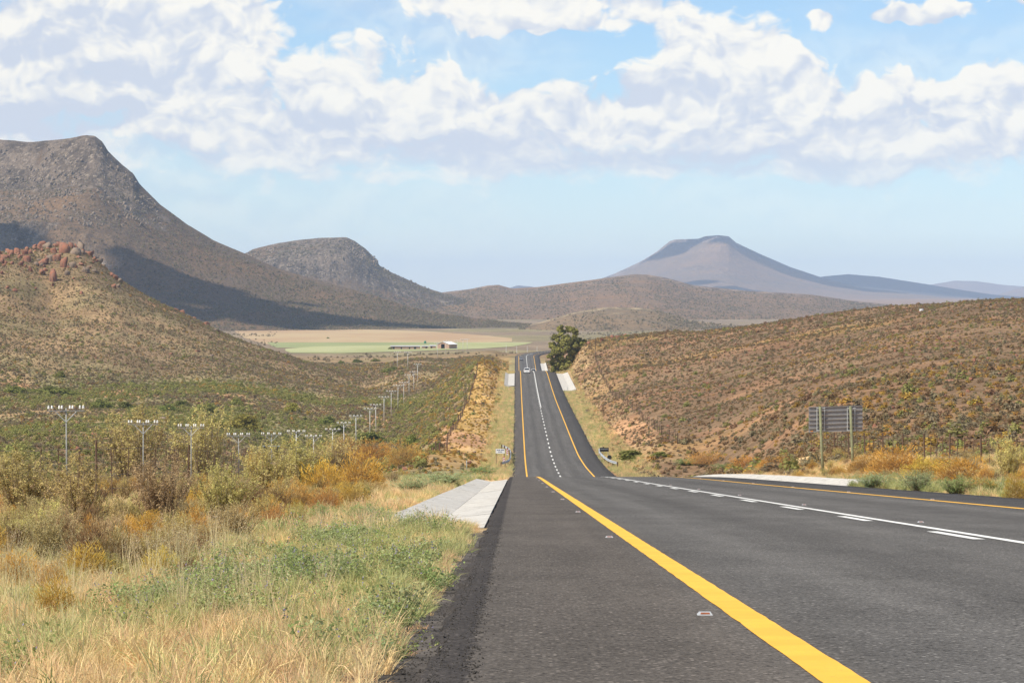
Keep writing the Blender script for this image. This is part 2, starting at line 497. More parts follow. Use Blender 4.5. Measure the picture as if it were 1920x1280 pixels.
def ground_material():
    m, t = new_mat('ground_soil_and_scrub')
    geo = t.n('ShaderNodeNewGeometry')
    P = geo.outputs['Position']
    at = t.n('ShaderNodeAttribute', {'attribute_name': 'Col'})
    fine = t.noise(P, 3.1, 6, 0.65)
    mid = t.noise(P, 0.45, 5, 0.6)
    far = t.noise(t.vm('MULTIPLY', P, (1, 0.55, 1)), 0.045, 5, 0.6)
    v = t.m('MULTIPLY', t.ss(fine, 0.25, 0.75, 0.72, 1.28), t.ss(mid, 0.25, 0.75, 0.68, 1.3))
    v = t.m('MULTIPLY', v, t.ss(far, 0.3, 0.7, 0.75, 1.22))
    c = t.mix(1.0, at.outputs['Color'], t.n('ShaderNodeCombineColor', i0=v, i1=v, i2=v).outputs[0], 'MULTIPLY')
    st = t.voro(P, 2.2, 'F1')
    c = t.mix(t.m('MULTIPLY', t.ss(st, 0.16, 0.08), t.ss(mid, .5, .62)), c, (0.42, 0.33, 0.25))
    return finish(m, t, c, 0.95, 0.1, t.m('ADD', fine, t.m('MULTIPLY', mid, 2.0)), 0.5, 0.12)

def asphalt_material():
    m, t = new_mat('asphalt')
    geo = t.n('ShaderNodeNewGeometry')
    P = geo.outputs['Position']
    sep = t.n('ShaderNodeSeparateXYZ', i0=P)
    X = sep.outputs[0]
    fine = t.noise(P, 55.0, 4, 0.75)
    agg = t.voro(P, 44.0, 'F1', out='Color')
    aggv = t.n('ShaderNodeSeparateColor', i0=agg).outputs[0]
    dist = t.voro(P, 44.0, 'F1')
    mid = t.noise(t.vm('MULTIPLY', P, (1, 0.25, 1)), 1.3, 5, 0.6)
    lng = t.noise(t.vm('MULTIPLY', P, (1.0, 0.012, 0)), 1.6, 3, 0.5)
    base = t.mix(t.ss(X, 0.8, 1.6), (0.108, 0.094, 0.081), (0.112, 0.105, 0.097))      # browner shoulder, greyer lanes
    base = t.mix(t.ss(X, 8.2, 8.9), base, (0.076, 0.071, 0.067))
    # dark bitumen strip along the crumbling edge
    wob = t.m('MULTIPLY', t.m('SUBTRACT', t.noise(P, 9.0, 6, 0.75), 0.5), 0.22)
    edge = t.ss(t.m('ADD', X, wob), -0.17, -0.19)
    base = t.mix(t.m('MULTIPLY', edge, 0.8), base, (0.038, 0.034, 0.033))
    # wheel tracks polished a little paler
    tr = None
    for cx in (2.15, 3.95, 5.85, 7.65):
        d = t.m('ABSOLUTE', t.m('SUBTRACT', X, cx))
        s = t.ss(d, 0.5, 0.1)
        tr = s if tr is None else t.m('MAXIMUM', tr, s)
    base = t.mix(t.m('MULTIPLY', tr, t.m('MULTIPLY', lng, 0.55)), base, (0.145, 0.137, 0.127))
    for cx in (3.05, 6.75):      # oil drip strip down each lane
        s = t.ss(t.m('ABSOLUTE', t.m('SUBTRACT', X, cx)), .45, .1)
        base = t.mix(t.m('MULTIPLY', s, t.m('MULTIPLY', mid, .45)), base, (.055, .051, .047))
    v = t.m('MULTIPLY', t.ss(fine, 0.28, 0.72, 0.38, 1.62), t.ss(mid, 0.25, 0.75, 0.86, 1.13))
    v = t.m('MULTIPLY', v, t.ss(lng, 0.25, 0.75, 0.90, 1.10))
    # pale chippings
    v = t.m('ADD', v, t.m('MULTIPLY', t.ss(aggv, 0.91, 0.96), t.ss(dist, 0.55, 0.3, 0, 1.9)))
    v = t.m('SUBTRACT', v, t.m('MULTIPLY', t.ss(aggv, 0.2, 0.1), 0.4))
    c = t.mix(1.0, base, t.n('ShaderNodeCombineColor', i0=v, i1=v, i2=v).outputs[0], 'MULTIPLY')
    return finish(m, t, c, 0.92, 0.08, t.m('ADD', t.m('MULTIPLY', fine, .5), dist), 0.5, 0.006)

def paint_material(name, col, worn=0.35):
    m, t = new_mat(name)
    P = t.n('ShaderNodeNewGeometry').outputs['Position']
    n = t.noise(P, 38.0, 5, 0.7)
    n2 = t.noise(P, 1.7, 4, 0.6)
    w = t.m('MULTIPLY', t.ss(t.m('MULTIPLY_ADD', t.m('SUBTRACT', n2, .5), .25, n), 0.60, 0.70), worn)
    c = t.mix(t.ss(n2, 0.3, 0.7), tuple(k * 0.9 for k in col), tuple(min(1, k * 1.06) for k in col))
    c = t.mix(w, c, (0.09, 0.085, 0.08))
    return finish(m, t, c, 0.7, 0.3, n, 0.4, 0.004)

def concrete_material():
    m, t = new_mat('concrete')
    P = t.n('ShaderNodeNewGeometry').outputs['Position']
    oi = t.n('ShaderNodeObjectInfo')
    n = t.noise(t.vm('MULTIPLY', P, (1, .35, 1)), 3.0, 6, 0.65)
    f = t.noise(P, 60.0, 3, 0.6)
    c = t.mix(t.ss(n, 0.3, 0.72), (0.44, 0.41, 0.36), (0.62, 0.585, 0.52))
    c = t.mix(t.m('MULTIPLY', oi.outputs['Random'], 0.35), c, (0.45, 0.44, 0.42))
    crack = t.voro(t.vm('ADD', P, t.vm('SCALE', t.noise(P, 1.2, 4, .6, color=True), scale=.6)), 0.55, 'DISTANCE_TO_EDGE')
    c = t.mix(t.ss(crack, 0.012, 0.004, 0, .7), c, (0.2, .18, .15))
    return finish(m, t, c, 0.9, 0.15, f, 0.2, 0.004)

def mountain_material(name, scrub, rock, pale, tilt=(1, 1, 1), scale=1.0, bump_d=2.5):
    m, t = new_mat(name)
    P = t.vm('SCALE', t.n('ShaderNodeNewGeometry').outputs['Position'], scale=scale)
    at = t.n('ShaderNodeAttribute', {'attribute_name': 'rock'}).outputs['Fac']
    broad = t.noise(P, 0.006, 5, 0.6)
    streak = t.noise(t.vm('MULTIPLY', P, (1, 0.45, 0.35)), 0.055, 7, 0.68)
    fine = t.noise(P, 0.16, 5, 0.68)
    spk = t.voro(P, 0.11, 'F1', detail=1.0)
    c = t.mix(t.ss(broad, 0.35, 0.65), scrub, tuple(k * f for k, f in zip(scrub, (1.35, 1.15, 0.95))))
    c = t.mix(t.ss(fine, 0.42, 0.66, 0, 0.65), c, tuple(k * 0.5 for k in scrub))
    c = t.mix(t.ss(fine, 0.40, 0.28, 0, 0.55), c, tuple(k * f for k, f in zip(scrub, (1.9, 1.6, 1.3))))
    r = t.mix(t.ss(streak, 0.38, 0.62), tuple(k * 0.35 for k in rock), rock)
    r = t.mix(t.ss(fine, 0.52, 0.68), r, pale)
    mask = t.ss(t.m('ADD', at, t.m('MULTIPLY', t.m('SUBTRACT', streak, 0.5), 1.5)), 0.42, 0.62)
    c = t.mix(mask, c, r)
    dots = t.voro(P, 0.30, 'F1')
    dn = t.noise(P, 0.7, 3, .7)
    c = t.mix(t.m('MULTIPLY', t.ss(dots, .42, .25), t.ss(dn, .35, .6, .2, .75)), c, tuple(k * .38 for k in scrub))
    c = t.mix(t.m('MULTIPLY', t.ss(dn, .60, .72), .5), c, pale)
    c = t.mix(t.m('MULTIPLY', t.ss(spk, 0.16, 0.06), t.ss(broad, .45, .6, .15, .5)), c, pale)
    h = t.m('ADD', t.m('MULTIPLY', streak, t.m('MULTIPLY_ADD', at, 5.0, 1.0)), fine)
    return finish(m, t, c, 0.95, 0.05, h, 0.9, bump_d)

M_GROUND = ground_material()
M_ASPHALT = asphalt_material()
M_YELLOW = paint_material('yellow_road_paint', (0.86, 0.46, 0.045), 0.5)
M_WHITE = paint_material('white_road_paint', (0.78, 0.77, 0.72), 0.35)
M_CONC = concrete_material()

# ------------------------------------------------------------------ ground sheet
def build_ground():
    rows = np.concatenate([np.exp(np.linspace(math.log(5.5), math.log(2200), 640)), np.exp(np.linspace(math.log(2220), math.log(30500), 130))])
    tcol = np.concatenate([np.linspace(-0.30, -0.17, 20)[:-1], np.linspace(-0.17, 0.17, 440), np.linspace(0.17, 0.30, 20)[1:]])
    Y, T = np.meshgrid(rows, tcol, indexing='ij')
    X = T * Y
    Z = ground_z(X, Y)
    col = ground_colour(X.ravel(), Y.ravel(), Z.ravel())
    V = np.stack([X, Y, Z], -1).reshape(-1, 3)
    me = mesh_np('terrain', V, grid_faces(len(rows), len(tcol)), M_GROUND, {'Col': col}, True)
    o = link('terrain', me)
    tag(o, kind='structure')

def px_of(X, Y, Z):
    return PX0 + F_PX * X / Y, PY0 + F_PX * (CAM_H - Z) / Y

SOIL = np.array([0.27, 0.153, 0.083]); TAN = np.array([0.52, 0.345, 0.175]); STRAW = np.array([0.62, 0.43, 0.21])
BROWN = np.array([0.19, 0.127, 0.072]); OLIVE = np.array([0.245, 0.215, 0.10]); GREEN = np.array([0.17, 0.19, 0.065]); ORNG = np.array([0.47, 0.285, 0.085])
BARE_SPOTS = [(520, 1030, 90, 22, 1), (590, 1065, 60, 22, 1), (720, 955, 70, 12, 1), (470, 1085, 45, 20, .9), (640, 985, 60, 14, .6), (330, 930, 40, 14, .8), (560, 1190, 60, 25, .5), (200, 1210, 60, 30, .4)]
def patch(X, Y, lst):
    """Soft spots on the near verge, given as photo points with half sizes in photo pixels."""
    v = np.zeros_like(X)
    for (x, y, wpx, hpx, k) in lst:
        X0, Y0, _ = hit(x, y)
        sc = F_PX / Y0
        q = ((X - X0) * sc / wpx) ** 2 + ((1 / Y - 1 / Y0) * F_PX * CAM_H / hpx) ** 2
        v = np.maximum(v, k * np.exp(-np.minimum(q * 1.4, 50)))
    return v
def ground_colour(X, Y, Z):
    n1 = fbm(X / 14, Y / 20, 4) * 0.5 + 0.5
    n2 = fbm(X / 60 + 9, Y / 90 + 4, 4) * 0.5 + 0.5
    n3 = fbm(X / 1.3 + 3, Y / 2.5 + 8, 3) * 0.5 + 0.5
    c = np.empty((len(X), 3))
    mixc = lambda c, d, k: c * (1 - k[:, None]) + d * k[:, None]
    # right-hand hill: red stony soil with brown scrub litter
    c[:] = SOIL
    c = mixc(c, BROWN, sstep(n1, 0.28, 0.55) * 0.8)
    c = mixc(c, ORNG * 0.75, sstep(n2, 0.55, 0.72) * 0.5)
    left = X < 5
    L = np.empty_like(c)
    L[:] = TAN * 0.80
    L = mixc(L, OLIVE * 1.0, sstep(n1, 0.35, 0.6) * 0.75)
    L = mixc(L, BROWN, sstep(n2, 0.45, 0.65) * 0.6)
    valley = sstep(Y, 560, 720) * (1 - sstep(Y, 1080, 1200)) * sstep(-X, 24, 42)
    L = mixc(L, OLIVE * 1.0, valley * sstep(n2, 0.35, 0.55) * 0.8)
    # the rocky red flat with boulders on the left
    flat = sstep(Y, 360, 420) * (1 - sstep(Y, 600, 700)) * sstep(-X, 30, 45)
    L = mixc(L, SOIL * 0.8, flat * 0.6)
    L = mixc(L, BROWN * 1.15, sstep(Y, 1080, 1180) * (.35 + .35 * sstep(n3, .4, .6)))
    c[left] = L[left]
    # far roadside strips
    far = sstep(Y, 380, 430)
    xs = X - road_cx(Y)
    k = far * (1 - sstep(Y, 1500, 1800))
    xs = xs + (n3 - .5) * 2.2 + (n1 - .5) * 2.0
    c = mixc(c, ORNG * (0.85 + 0.4 * n1[:, None]), k * sstep(xs, -11.5, -9.5) * (1 - sstep(xs, -3, -2)) * 0.85)
    c = mixc(c, TAN * 1.05, k * sstep(xs, -9.5, -6) * (1 - sstep(xs, -5, -3)) * sstep(n3, .45, .6) * .8)
    c = mixc(c, OLIVE * 1.25, k * sstep(xs, -4.2, -3) * (1 - sstep(xs, 0, 1)) * (0.7 + .3 * n1))
    c = mixc(c, OLIVE * 1.25, k * sstep(xs, 10.5, 11) * (1 - sstep(xs, 13.5, 15)) * (0.7 + .3 * n1))
    c = mixc(c, TAN * 0.75, k * sstep(xs, 13.5, 15) * (1 - sstep(xs, 19, 20.5)) * sstep(n1, .3, .6))
    # near verges: straw, bare dirt and a little green
    near = 1 - sstep(Y, 200, 300)
    v = STRAW * (0.75 + 0.45 * n3[:, None])
    v = mixc(v, TAN, sstep(n1, 0.5, 0.7) * 0.7)
    v = mixc(v, OLIVE * 1.2, sstep(n2, 0.5, 0.7) * 0.5)
    c = mixc(c, v, near * (1 - sstep(np.abs(X - 5), 15, 24)))
    bare = patch(X, Y, BARE_SPOTS) if near.max() > 0 else 0
    c = mixc(c, np.array([.60, .385, .19]), np.clip(bare, 0, 1) * near * .85)
    grav = (1 - sstep(-X, 0.5, 0.85)) * sstep(-X, -0.5, 0.2) * (1 - sstep(Y, 38, 44))
    c = mixc(c, np.array([0.10, 0.088, 0.078]) * (0.8 + 0.5 * n3[:, None]), grav * sstep(n3 + (0.75 - np.clip(-X, 0, 1.2)), 0.35, 0.6))
    # bare earth tracks and scars in the valley
    for (x, y, d, rx, ry) in [(708, 735, 950, 4, 40), (712, 750, 915, 6, 22), (735, 708, 1050, 7, 22), (765, 752, 915, 12, 6), (250, 740, 1010, 16, 22), (20, 730, 1040, 10, 12), (822, 790, 620, 1.5, 40), (842, 795, 600, 1.2, 30), (810, 815, 560, 6, 12), (860, 820, 520, 5, 26), (330, 735, 1030, 24, 10), (300, 560, 1440, 8, 14), (1185, 800, 520, 3, 60)]:
        px, py, _ = W(x, y, d)
        q = np.sqrt(((X - px) / rx) ** 2 + ((Y - py) / ry) ** 2) + (n3 - .5) * 0.7
        c = mixc(c, np.array([0.48, 0.27, 0.14]), 1 - sstep(q, 0.7, 1.1))
    # plain and fields far away
    pl = sstep(Y, 1750, 2050)
    p = np.array([0.235, 0.175, 0.115]) * (0.8 + 0.5 * n2[:, None])
    p = mixc(p, OLIVE, sstep(fbm(X / 160, Y / 400, 3) * .5 + .5, .5, .62) * .6)
    c = mixc(c, p, pl)
    red = sstep(Y, 5000, 7000)
    c = mixc(c, np.array([0.27, 0.17, 0.125]), red * .7)
    return np.clip(c, 0.01, 0.9)
build_ground()

def sheet(name, rows, mat, off=0.25, n=24):
    """A sheet of land laid on the plain; rows = (photo y, x left, x right)."""
    V = []
    for (y, xl, xr) in rows:
        for k in range(n):
            x = xl + (xr - xl) * k / (n - 1)
            d = (CAM_H + 31.3) * F_PX / (y - PY0)
            X = (x - PX0) * d / F_PX
            V.append((X, d, float(ground_z(np.array([X]), np.array([d]), False)[0]) + off))
    me = mesh_np(name, V, grid_faces(len(rows), n)[:, ::-1], mat)
    return tag(link(name, me), kind='structure')
def field_mat(name, a, b):
    m, t = new_mat(name)
    P = t.n('ShaderNodeNewGeometry').outputs['Position']
    n = t.noise(t.vm('MULTIPLY', P, (1, 0.3, 1)), 0.012, 5, 0.6)
    n2 = t.noise(t.vm('MULTIPLY', P, (.4, 1, 1)), 0.2, 4, 0.6)
    c = t.mix(t.ss(t.m('ADD', n, t.m('MULTIPLY', t.m('SUBTRACT', n2, .5), .35)), 0.35, 0.65), a, b)
    return finish(m, t, c, 0.95, 0.05)
def build_fields():
    tanm = field_mat('stubble_field', (0.40, 0.27, 0.16), (0.45, 0.34, 0.20))
    grn = field_mat('lucerne_field', (0.33, 0.34, 0.16), (0.40, 0.40, 0.21))
    grn2 = field_mat('young_crop_field', (0.24, 0.27, 0.13), (0.29, 0.31, 0.15))
    sheet('stubble_field', [(645, 500, 850), (640, 480, 960), (634, 460, 960), (628, 450, 900), (621, 440, 800), (616, 440, 640)], tanm, 0.08)
    sheet('crop_field', [(652, 520, 620), (649, 510, 800), (645, 505, 930), (642, 500, 900)], grn2, 0.14)
    sheet('green_field', [(662, 545, 640), (658, 535, 790), (654, 535, 900), (650, 590, 960), (646, 800, 985), (642, 900, 1000)], grn, 0.2)
build_fields()

# ------------------------------------------------------------------ mountains and hills
FACES = []
def mountain(name, ridge, foot, base, prof, mat, nx=420, ny=150, gully=0.05, rockfn=None, fine=1.0, back=0.45, seed=0.0):
    """ridge = photo skyline (x, y, d); foot = list of (x, d) where its near side meets the plain; prof(t) -> 0..1."""
    r = np.array(ridge, float)
    xs = np.linspace(r[0, 0], r[-1, 0], nx)
    ry, rd = np.interp(xs, r[:, 0], r[:, 1]), np.interp(xs, r[:, 0], r[:, 2])
    f = np.array(foot, float)
    fd = np.interp(xs, f[:, 0], f[:, 1])
    ker = np.exp(-np.linspace(-2.5, 2.5, 61) ** 2); ker /= ker.sum()
    sm = lambda a: np.convolve(np.pad(a, 30, mode='edge'), ker, mode='valid')
    rd, fd = sm(rd), sm(fd)
    zr = CAM_H - (ry - PY0) * rd / F_PX
    n_front = int(ny * 0.8)
    t = np.concatenate([np.linspace(0, 1, n_front), 1 + np.linspace(0, 1, ny - n_front + 1)[1:]])
    T, I = np.meshgrid(t, np.arange(nx), indexing='ij')
    tf = np.clip(T, 0, 1)
    D = fd[I] + (rd[I] - fd[I]) * tf + np.clip(T - 1, 0, 1) * (rd[I] - fd[I]) * back
    X = (xs[I] - PX0) * D / F_PX
    zs_ = sm(sm(zr)); kk = sstep(tf, .62, 1.0)
    H = zs_[I] * (1 - kk) + zr[I] * kk - base
    L = np.maximum(rd - fd, 50).mean()
    p = prof(tf, xs[I])
    z = base - 6 + (H + 6) * p
    bk = np.clip(T - 1, 0, 1)
    z = z - (H + 12) * sstep(bk, 0, 1) * 1.0
    env = np.sin(np.pi * np.clip(tf, 0, 1) ** 0.8) * (T <= 1)
    warp = fbm(X / (L * .5) + seed, D / (L * .5) + seed, 3) * L * 0.15
    gl = (ridged((X + warp) / (L * 0.16) + seed, D / (L * 0.9) + seed, 4) - 0.62)
    rk = rockfn(tf, xs[I], X, D) if rockfn is not None else np.zeros_like(z)
    z = z + gl * H * gully * env * 2.2
    z = z + fbm(X / (L * .03) + seed, D / (L * .03), 4) * H * 0.018 * fine * (env * 0.8 + .2 * (T > .97))
    z = z + rk * (ridged(X / 26 + seed, D / 40, 4) - .6) * H * 0.10 * fine * env
    V = np.stack([X, D, z], -1).reshape(-1, 3)
    FACES.append(V[(T.ravel() <= 0.95)])
    me = mesh_np(name, V, grid_faces(len(t), nx), mat, {'rock': rk.ravel()}, True)
    return tag(link(name, me), kind='structure')

def prof_simple(e=1.25, cliff=0.0, c0=0.72, c1=0.80):
    def f(t, x):
        s = t ** e
        return s * (1 - cliff) + cliff * sstep(t, c0, c1)
    return f

def build_mountains():
    MM = mountain_material('mountain_scrub_and_rock', (0.155, 0.112, 0.074), (0.205, 0.157, 0.117), (0.36, 0.29, 0.22))
    MF = mountain_material('far_mountain', (0.20, 0.15, 0.11), (0.28, 0.22, 0.18), (0.36, 0.30, 0.24), scale=0.4, bump_d=6)
    MH = mountain_material('far_brown_hill', (0.20, 0.14, 0.09), (0.30, 0.21, 0.15), (0.46, 0.34, 0.22), scale=0.6, bump_d=3)
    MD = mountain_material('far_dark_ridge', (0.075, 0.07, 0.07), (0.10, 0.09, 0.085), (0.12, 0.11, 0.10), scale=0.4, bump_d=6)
    base = -31.3
    # big left mountain
    def p1(t, x):
        k = sstep(-x, -420, -150)               # cliffs only on the high left part
        s = t ** 1.18
        q = 0.62 * t ** 1.05 + 0.16 * sstep(t, 0.44, 0.54) + 0.05 * sstep(t, .66, .72) + 0.17 * sstep(t, 0.84, 0.97)
        return s * (1 - k) + q * k
    def r1(t, x, X, D):
        n = fbm(X / 70, D / 120, 4)
        top = sstep(t, 0.70, 0.84) * sstep(-x, -430, -210)
        band = sstep(t, .40, .46) * (1 - sstep(t, .54, .60)) * sstep(-x, -330, -180)
        return np.clip(np.maximum(top, band) * (0.62 + n * .75), 0, 1)
    mountain('mountain', [(-700, 235, 4700), (-400, 240, 4650), (-150, 250, 4600), (0, 262, 4550), (60, 267, 4500), (120, 261, 4450), (163, 253, 4400), (178, 255, 4400), (192, 266, 4395), (203, 284, 4390), (228, 308, 4380), (250, 325, 4370), (262, 345, 4360), (300, 383, 4340), (350, 420, 4320), (400, 450, 4300), (470, 480, 4270), (520, 503, 4250), (600, 527, 4220), (700, 553, 4180), (760, 573, 4150), (830, 588, 4100), (930, 601, 4050), (1080, 614, 4000)],
             [(-700, 3200), (500, 3380), (800, 3600), (1080, 3850)], base, p1, MM, 620, 260, 0.05, r1, 1.0, 0.45, 3.1)
    # second flat-topped mountain behind it
    def r2(t, x, X, D):
        return np.clip(sstep(t, .60, .70) * (0.75 + fbm(X / 90, D / 150, 3) * .6), 0, 1)
    mountain('mountain', [(380, 520, 6200), (430, 492, 6200), (475, 467, 6200), (520, 456, 6200), (560, 450, 6200), (600, 446, 6200), (650, 445, 6200), (665, 452, 6200), (685, 466, 6200), (703, 484, 6200), (712, 498, 6200), (735, 511, 6200), (760, 522, 6200), (800, 540, 6200), (830, 549, 6200), (900, 568, 6200), (1000, 592, 6200)],
             [(380, 5200), (1000, 5700)], base, prof_simple(1.2, 0.28, 0.62, 0.74), MM, 360, 150, 0.05, r2, 1.0, 0.45, 8.7)
    # brown ridge across the middle
    def r3(t, x, X, D):
        return np.clip(sstep(t, .80, .95) * (0.5 + fbm(X / 120, D / 160, 3)) + .15 * (fbm(X / 60, D / 90, 3) > .25), 0, 1)
    mountain('hill', [(740, 575, 6900), (790, 557, 6900), (830, 548, 6900), (880, 542, 6900), (915, 535, 6900), (935, 534, 6900), (960, 541, 6900), (1010, 538, 6900), (1060, 531, 6900), (1100, 526, 6900), (1150, 519, 6900), (1190, 514, 6900), (1215, 515, 6900), (1250, 521, 6900), (1300, 535, 6900), (1400, 545, 6900), (1520, 552, 6900), (1600, 564, 6900), (1680, 572, 6900), (1850, 582, 6900)],
             [(740, 5000), (1850, 5200)], base, prof_simple(1.05), MH, 420, 130, 0.07, r3, 1.0, 0.4, 1.9)
    # low pale-topped rise in front of it
    mountain('hill', [(980, 612, 3900), (1020, 602, 3900), (1070, 587, 3900), (1110, 579, 3900), (1140, 576, 3900), (1200, 577, 3900), (1240, 582, 3900), (1262, 590, 3900), (1300, 602, 3900), (1400, 612, 3900)],
             [(980, 3300), (1400, 3450)], base, prof_simple(.9), mountain_material('pale_hill', (0.20, 0.155, 0.10), (0.42, 0.32, 0.19), (0.46, 0.36, 0.22), scale=1.0, bump_d=1.5), 160, 70, 0.05,
             lambda t, x, X, D: np.clip(sstep(t, .90, .97) * .9 + .3 * (fbm(X / 40, D / 60, 3) > .2), 0, 1), 1.0, 0.4, 5.5)
    # table mountain far off
    def r5(t, x, X, D):
        return np.clip(sstep(t, .88, .95) * .8 + .35 * sstep(t, .55, .6) * (1 - sstep(t, .62, .68)), 0, 1)
    mountain('mountain', [(980, 572, 16500), (1050, 549, 16500), (1100, 532, 16500), (1150, 514, 16500), (1200, 491, 16500), (1230, 473, 16500), (1256, 452, 16500), (1266, 449, 16500), (1308, 448, 16350), (1322, 443, 16200), (1345, 441, 16050), (1366, 443, 16050), (1380, 455, 16125), (1420, 474, 16200), (1480, 500, 16350), (1540, 520, 16500), (1620, 540, 16500), (1760, 556, 16500), (1950, 566, 16500)],
             [(980, 14400), (1300, 13500), (1380, 13350), (1500, 13950), (1950, 14700)], -2, prof_simple(1.35, 0.10, 0.86, 0.93), MF, 420, 130, 0.05, r5, 0.7, 0.4, 2.2)
    # far ridges
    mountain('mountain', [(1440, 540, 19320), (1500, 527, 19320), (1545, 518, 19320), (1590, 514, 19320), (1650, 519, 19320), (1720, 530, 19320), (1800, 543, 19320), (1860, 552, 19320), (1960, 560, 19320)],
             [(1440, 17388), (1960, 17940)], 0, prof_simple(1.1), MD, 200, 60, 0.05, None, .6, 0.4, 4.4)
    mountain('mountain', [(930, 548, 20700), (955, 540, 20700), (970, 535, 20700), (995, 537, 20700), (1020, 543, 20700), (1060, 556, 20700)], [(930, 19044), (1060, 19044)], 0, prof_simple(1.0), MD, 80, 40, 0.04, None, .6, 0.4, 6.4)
    mountain('mountain', [(1600, 560, 28289), (1680, 545, 28289), (1760, 531, 28289), (1790, 526, 28289), (1830, 527, 28289), (1880, 534, 28289), (1960, 540, 28289), (2100, 536, 28289)], [(1600, 25943), (2100, 25943)], 0, prof_simple(1.0, .15), MF, 200, 50, 0.05, None, .6, 0.2, 7.4)
    mountain('mountain', [(1850, 560, 23460), (1890, 546, 23460), (1920, 537, 23460), (1960, 530, 23460), (2100, 540, 23460)], [(1850, 21804), (2100, 21804)], 0, prof_simple(1.0), MF, 100, 50, 0.05, None, .6, 0.2, 9.4)
build_mountains()

# ------------------------------------------------------------------ haze
def build_haze():
    m = bpy.data.materials.new('haze')
    m.use_nodes = True
    nt = m.node_tree
    nt.nodes.clear()
    out = nt.nodes.new('ShaderNodeOutputMaterial')
    v = nt.nodes.new('ShaderNodeVolumePrincipled')
    v.inputs['Color'].default_value = (0.56, 0.73, 1.0, 1)
    v.inputs['Density'].default_value = HAZE
    v.inputs['Anisotropy'].default_value = -0.3
    nt.links.new(v.outputs[0], out.inputs['Volume'])
    o = MB().box((0, 15300, 145), (19400, 31400, 390)).build('haze', m)
    tag(o, 'pale blue daylight haze over the valley', 'haze', kind='stuff')
HAZE = 4.3e-5
build_haze()

# ------------------------------------------------------------------ road
ROAD_ROWS = np.concatenate([np.arange(2, 60, 0.3), np.arange(60, 220, 1.5), np.arange(220, 2060, 6.0)])
def strip(name, x0, x1, y0, y1, mat, parent, lift=0.0, ragged=0.0, step=None):
    ys = ROAD_ROWS[(ROAD_ROWS > y0) & (ROAD_ROWS < y1)]
    ys = np.concatenate([[y0], ys, [y1]])
    off = 0.004 + lift + 0.00002 * ys
    cx, z = road_cx(ys), road_z(ys)
    a = ragged * (fbm(ys * 3.1 + x0, ys * 0 + x0, 3))
    b = ragged * (fbm(ys * 3.1 + x1 + 50, ys * 0 + x1, 3))
    V = np.stack([np.stack([x0 + cx + a, ys, z + off], -1), np.stack([x1 + cx + b, ys, z + off], -1)], 1).reshape(-1, 3)
    return link(name, mesh_np(name, V, grid_faces(len(ys), 2), mat), parent)
def build_road():
    ys = ROAD_ROWS
    cols = [ROAD_L - 0.9, ROAD_L - 0.02, ROAD_L, -0.15, 0.5, 1.2, 3.0, 4.9, 6.7, 8.6, 10, ROAD_R, ROAD_R + 0.02, ROAD_R + 0.9]
    zo = [-0.6, -0.03, 0, 0, 0, 0, 0, 0, 0, 0, 0, 0, -0.03, -0.6]
    V = np.zeros((len(ys), len(cols), 3))
    for k, (c, dz) in enumerate(zip(cols, zo)):
        jit = np.zeros(len(ys))
        if k in (0, 1, 2):
            jit = (fbm(ys * 1.4, ys * 0 + 1.0, 3) * 0.05 + fbm(ys * 7.0, ys * 0 + 3.0, 2) * 0.025) * (1 - sstep(ys, 100, 300))
        V[:, k] = np.stack([c + jit + road_cx(ys), ys, road_z(ys) + dz], -1)
    me = mesh_np('road', V.reshape(-1, 3), grid_faces(len(ys), len(cols)), M_ASPHALT)
    road = tag(link('road', me), kind='structure')
    w = 0.085
    strip('edge_line', LINE_L - w, LINE_L + w, 2, 2050, M_YELLOW, road, 0, 0.006)
    strip('edge_line', LINE_R - w, LINE_R + w, 2, 2050, M_YELLOW, road, 0, 0.006)
    strip('centre_line', LINE_C + 0.02, LINE_C + 0.14, 2, 330, M_WHITE, road, 0, 0.004)
    strip('centre_line', LINE_C + 0.06, LINE_C + 0.20, 700, 1000, M_WHITE, road)
    strip('centre_line', LINE_C - 0.05, LINE_C + 0.12, 1000, 2050, M_WHITE, road)
    y = 48.4 - 11.04 * 4
    while y < 1000:
        if y < 330:
            strip('dash', LINE_C - 0.22, LINE_C - 0.09, y - 2.0, y + 2.0, M_WHITE, road, 0, 0.004 if y < 80 else 0)
        else:
            strip('dash', LINE_C - 0.12, LINE_C + 0.06 - .06 * (y > 680), y - 3.0, y + 3.0, M_WHITE, road)
        y += 11.04 if y < 330 else 15.6
    return road
ROAD = build_road()

# ------------------------------------------------------------------ plant building
def leaf_material(name, trans=0.3, rough=0.75, vary=0.35):
    m, t = new_mat(name)
    at = t.n('ShaderNodeAttribute', {'attribute_name': 'Col'}).outputs['Color']
    oi = t.n('ShaderNodeObjectInfo').outputs['Random']
    v = t.m('MULTIPLY_ADD', oi, vary, 1.0 - vary / 2)
    hs = t.n('ShaderNodeHueSaturation', Hue=t.m('MULTIPLY_ADD', t.m('FRACT', t.m('MULTIPLY', oi, 7.31)), 0.035, 0.4825), Value=v, Color=at)
    d = t.n('ShaderNodeBsdfDiffuse', Color=hs.outputs[0])
    tr = t.n('ShaderNodeBsdfTranslucent', Color=hs.outputs[0])
    mx = t.n('ShaderNodeMixShader', i0=trans, i1=d.outputs[0], i2=tr.outputs[0])
    out = t.n('ShaderNodeOutputMaterial')
    t.nt.links.new(mx.outputs[0], out.inputs[0])
    return m
M_LEAF = leaf_material('leaves', 0.38)
M_TREE = leaf_material('tree_leaves', 0.2, vary=0.0)

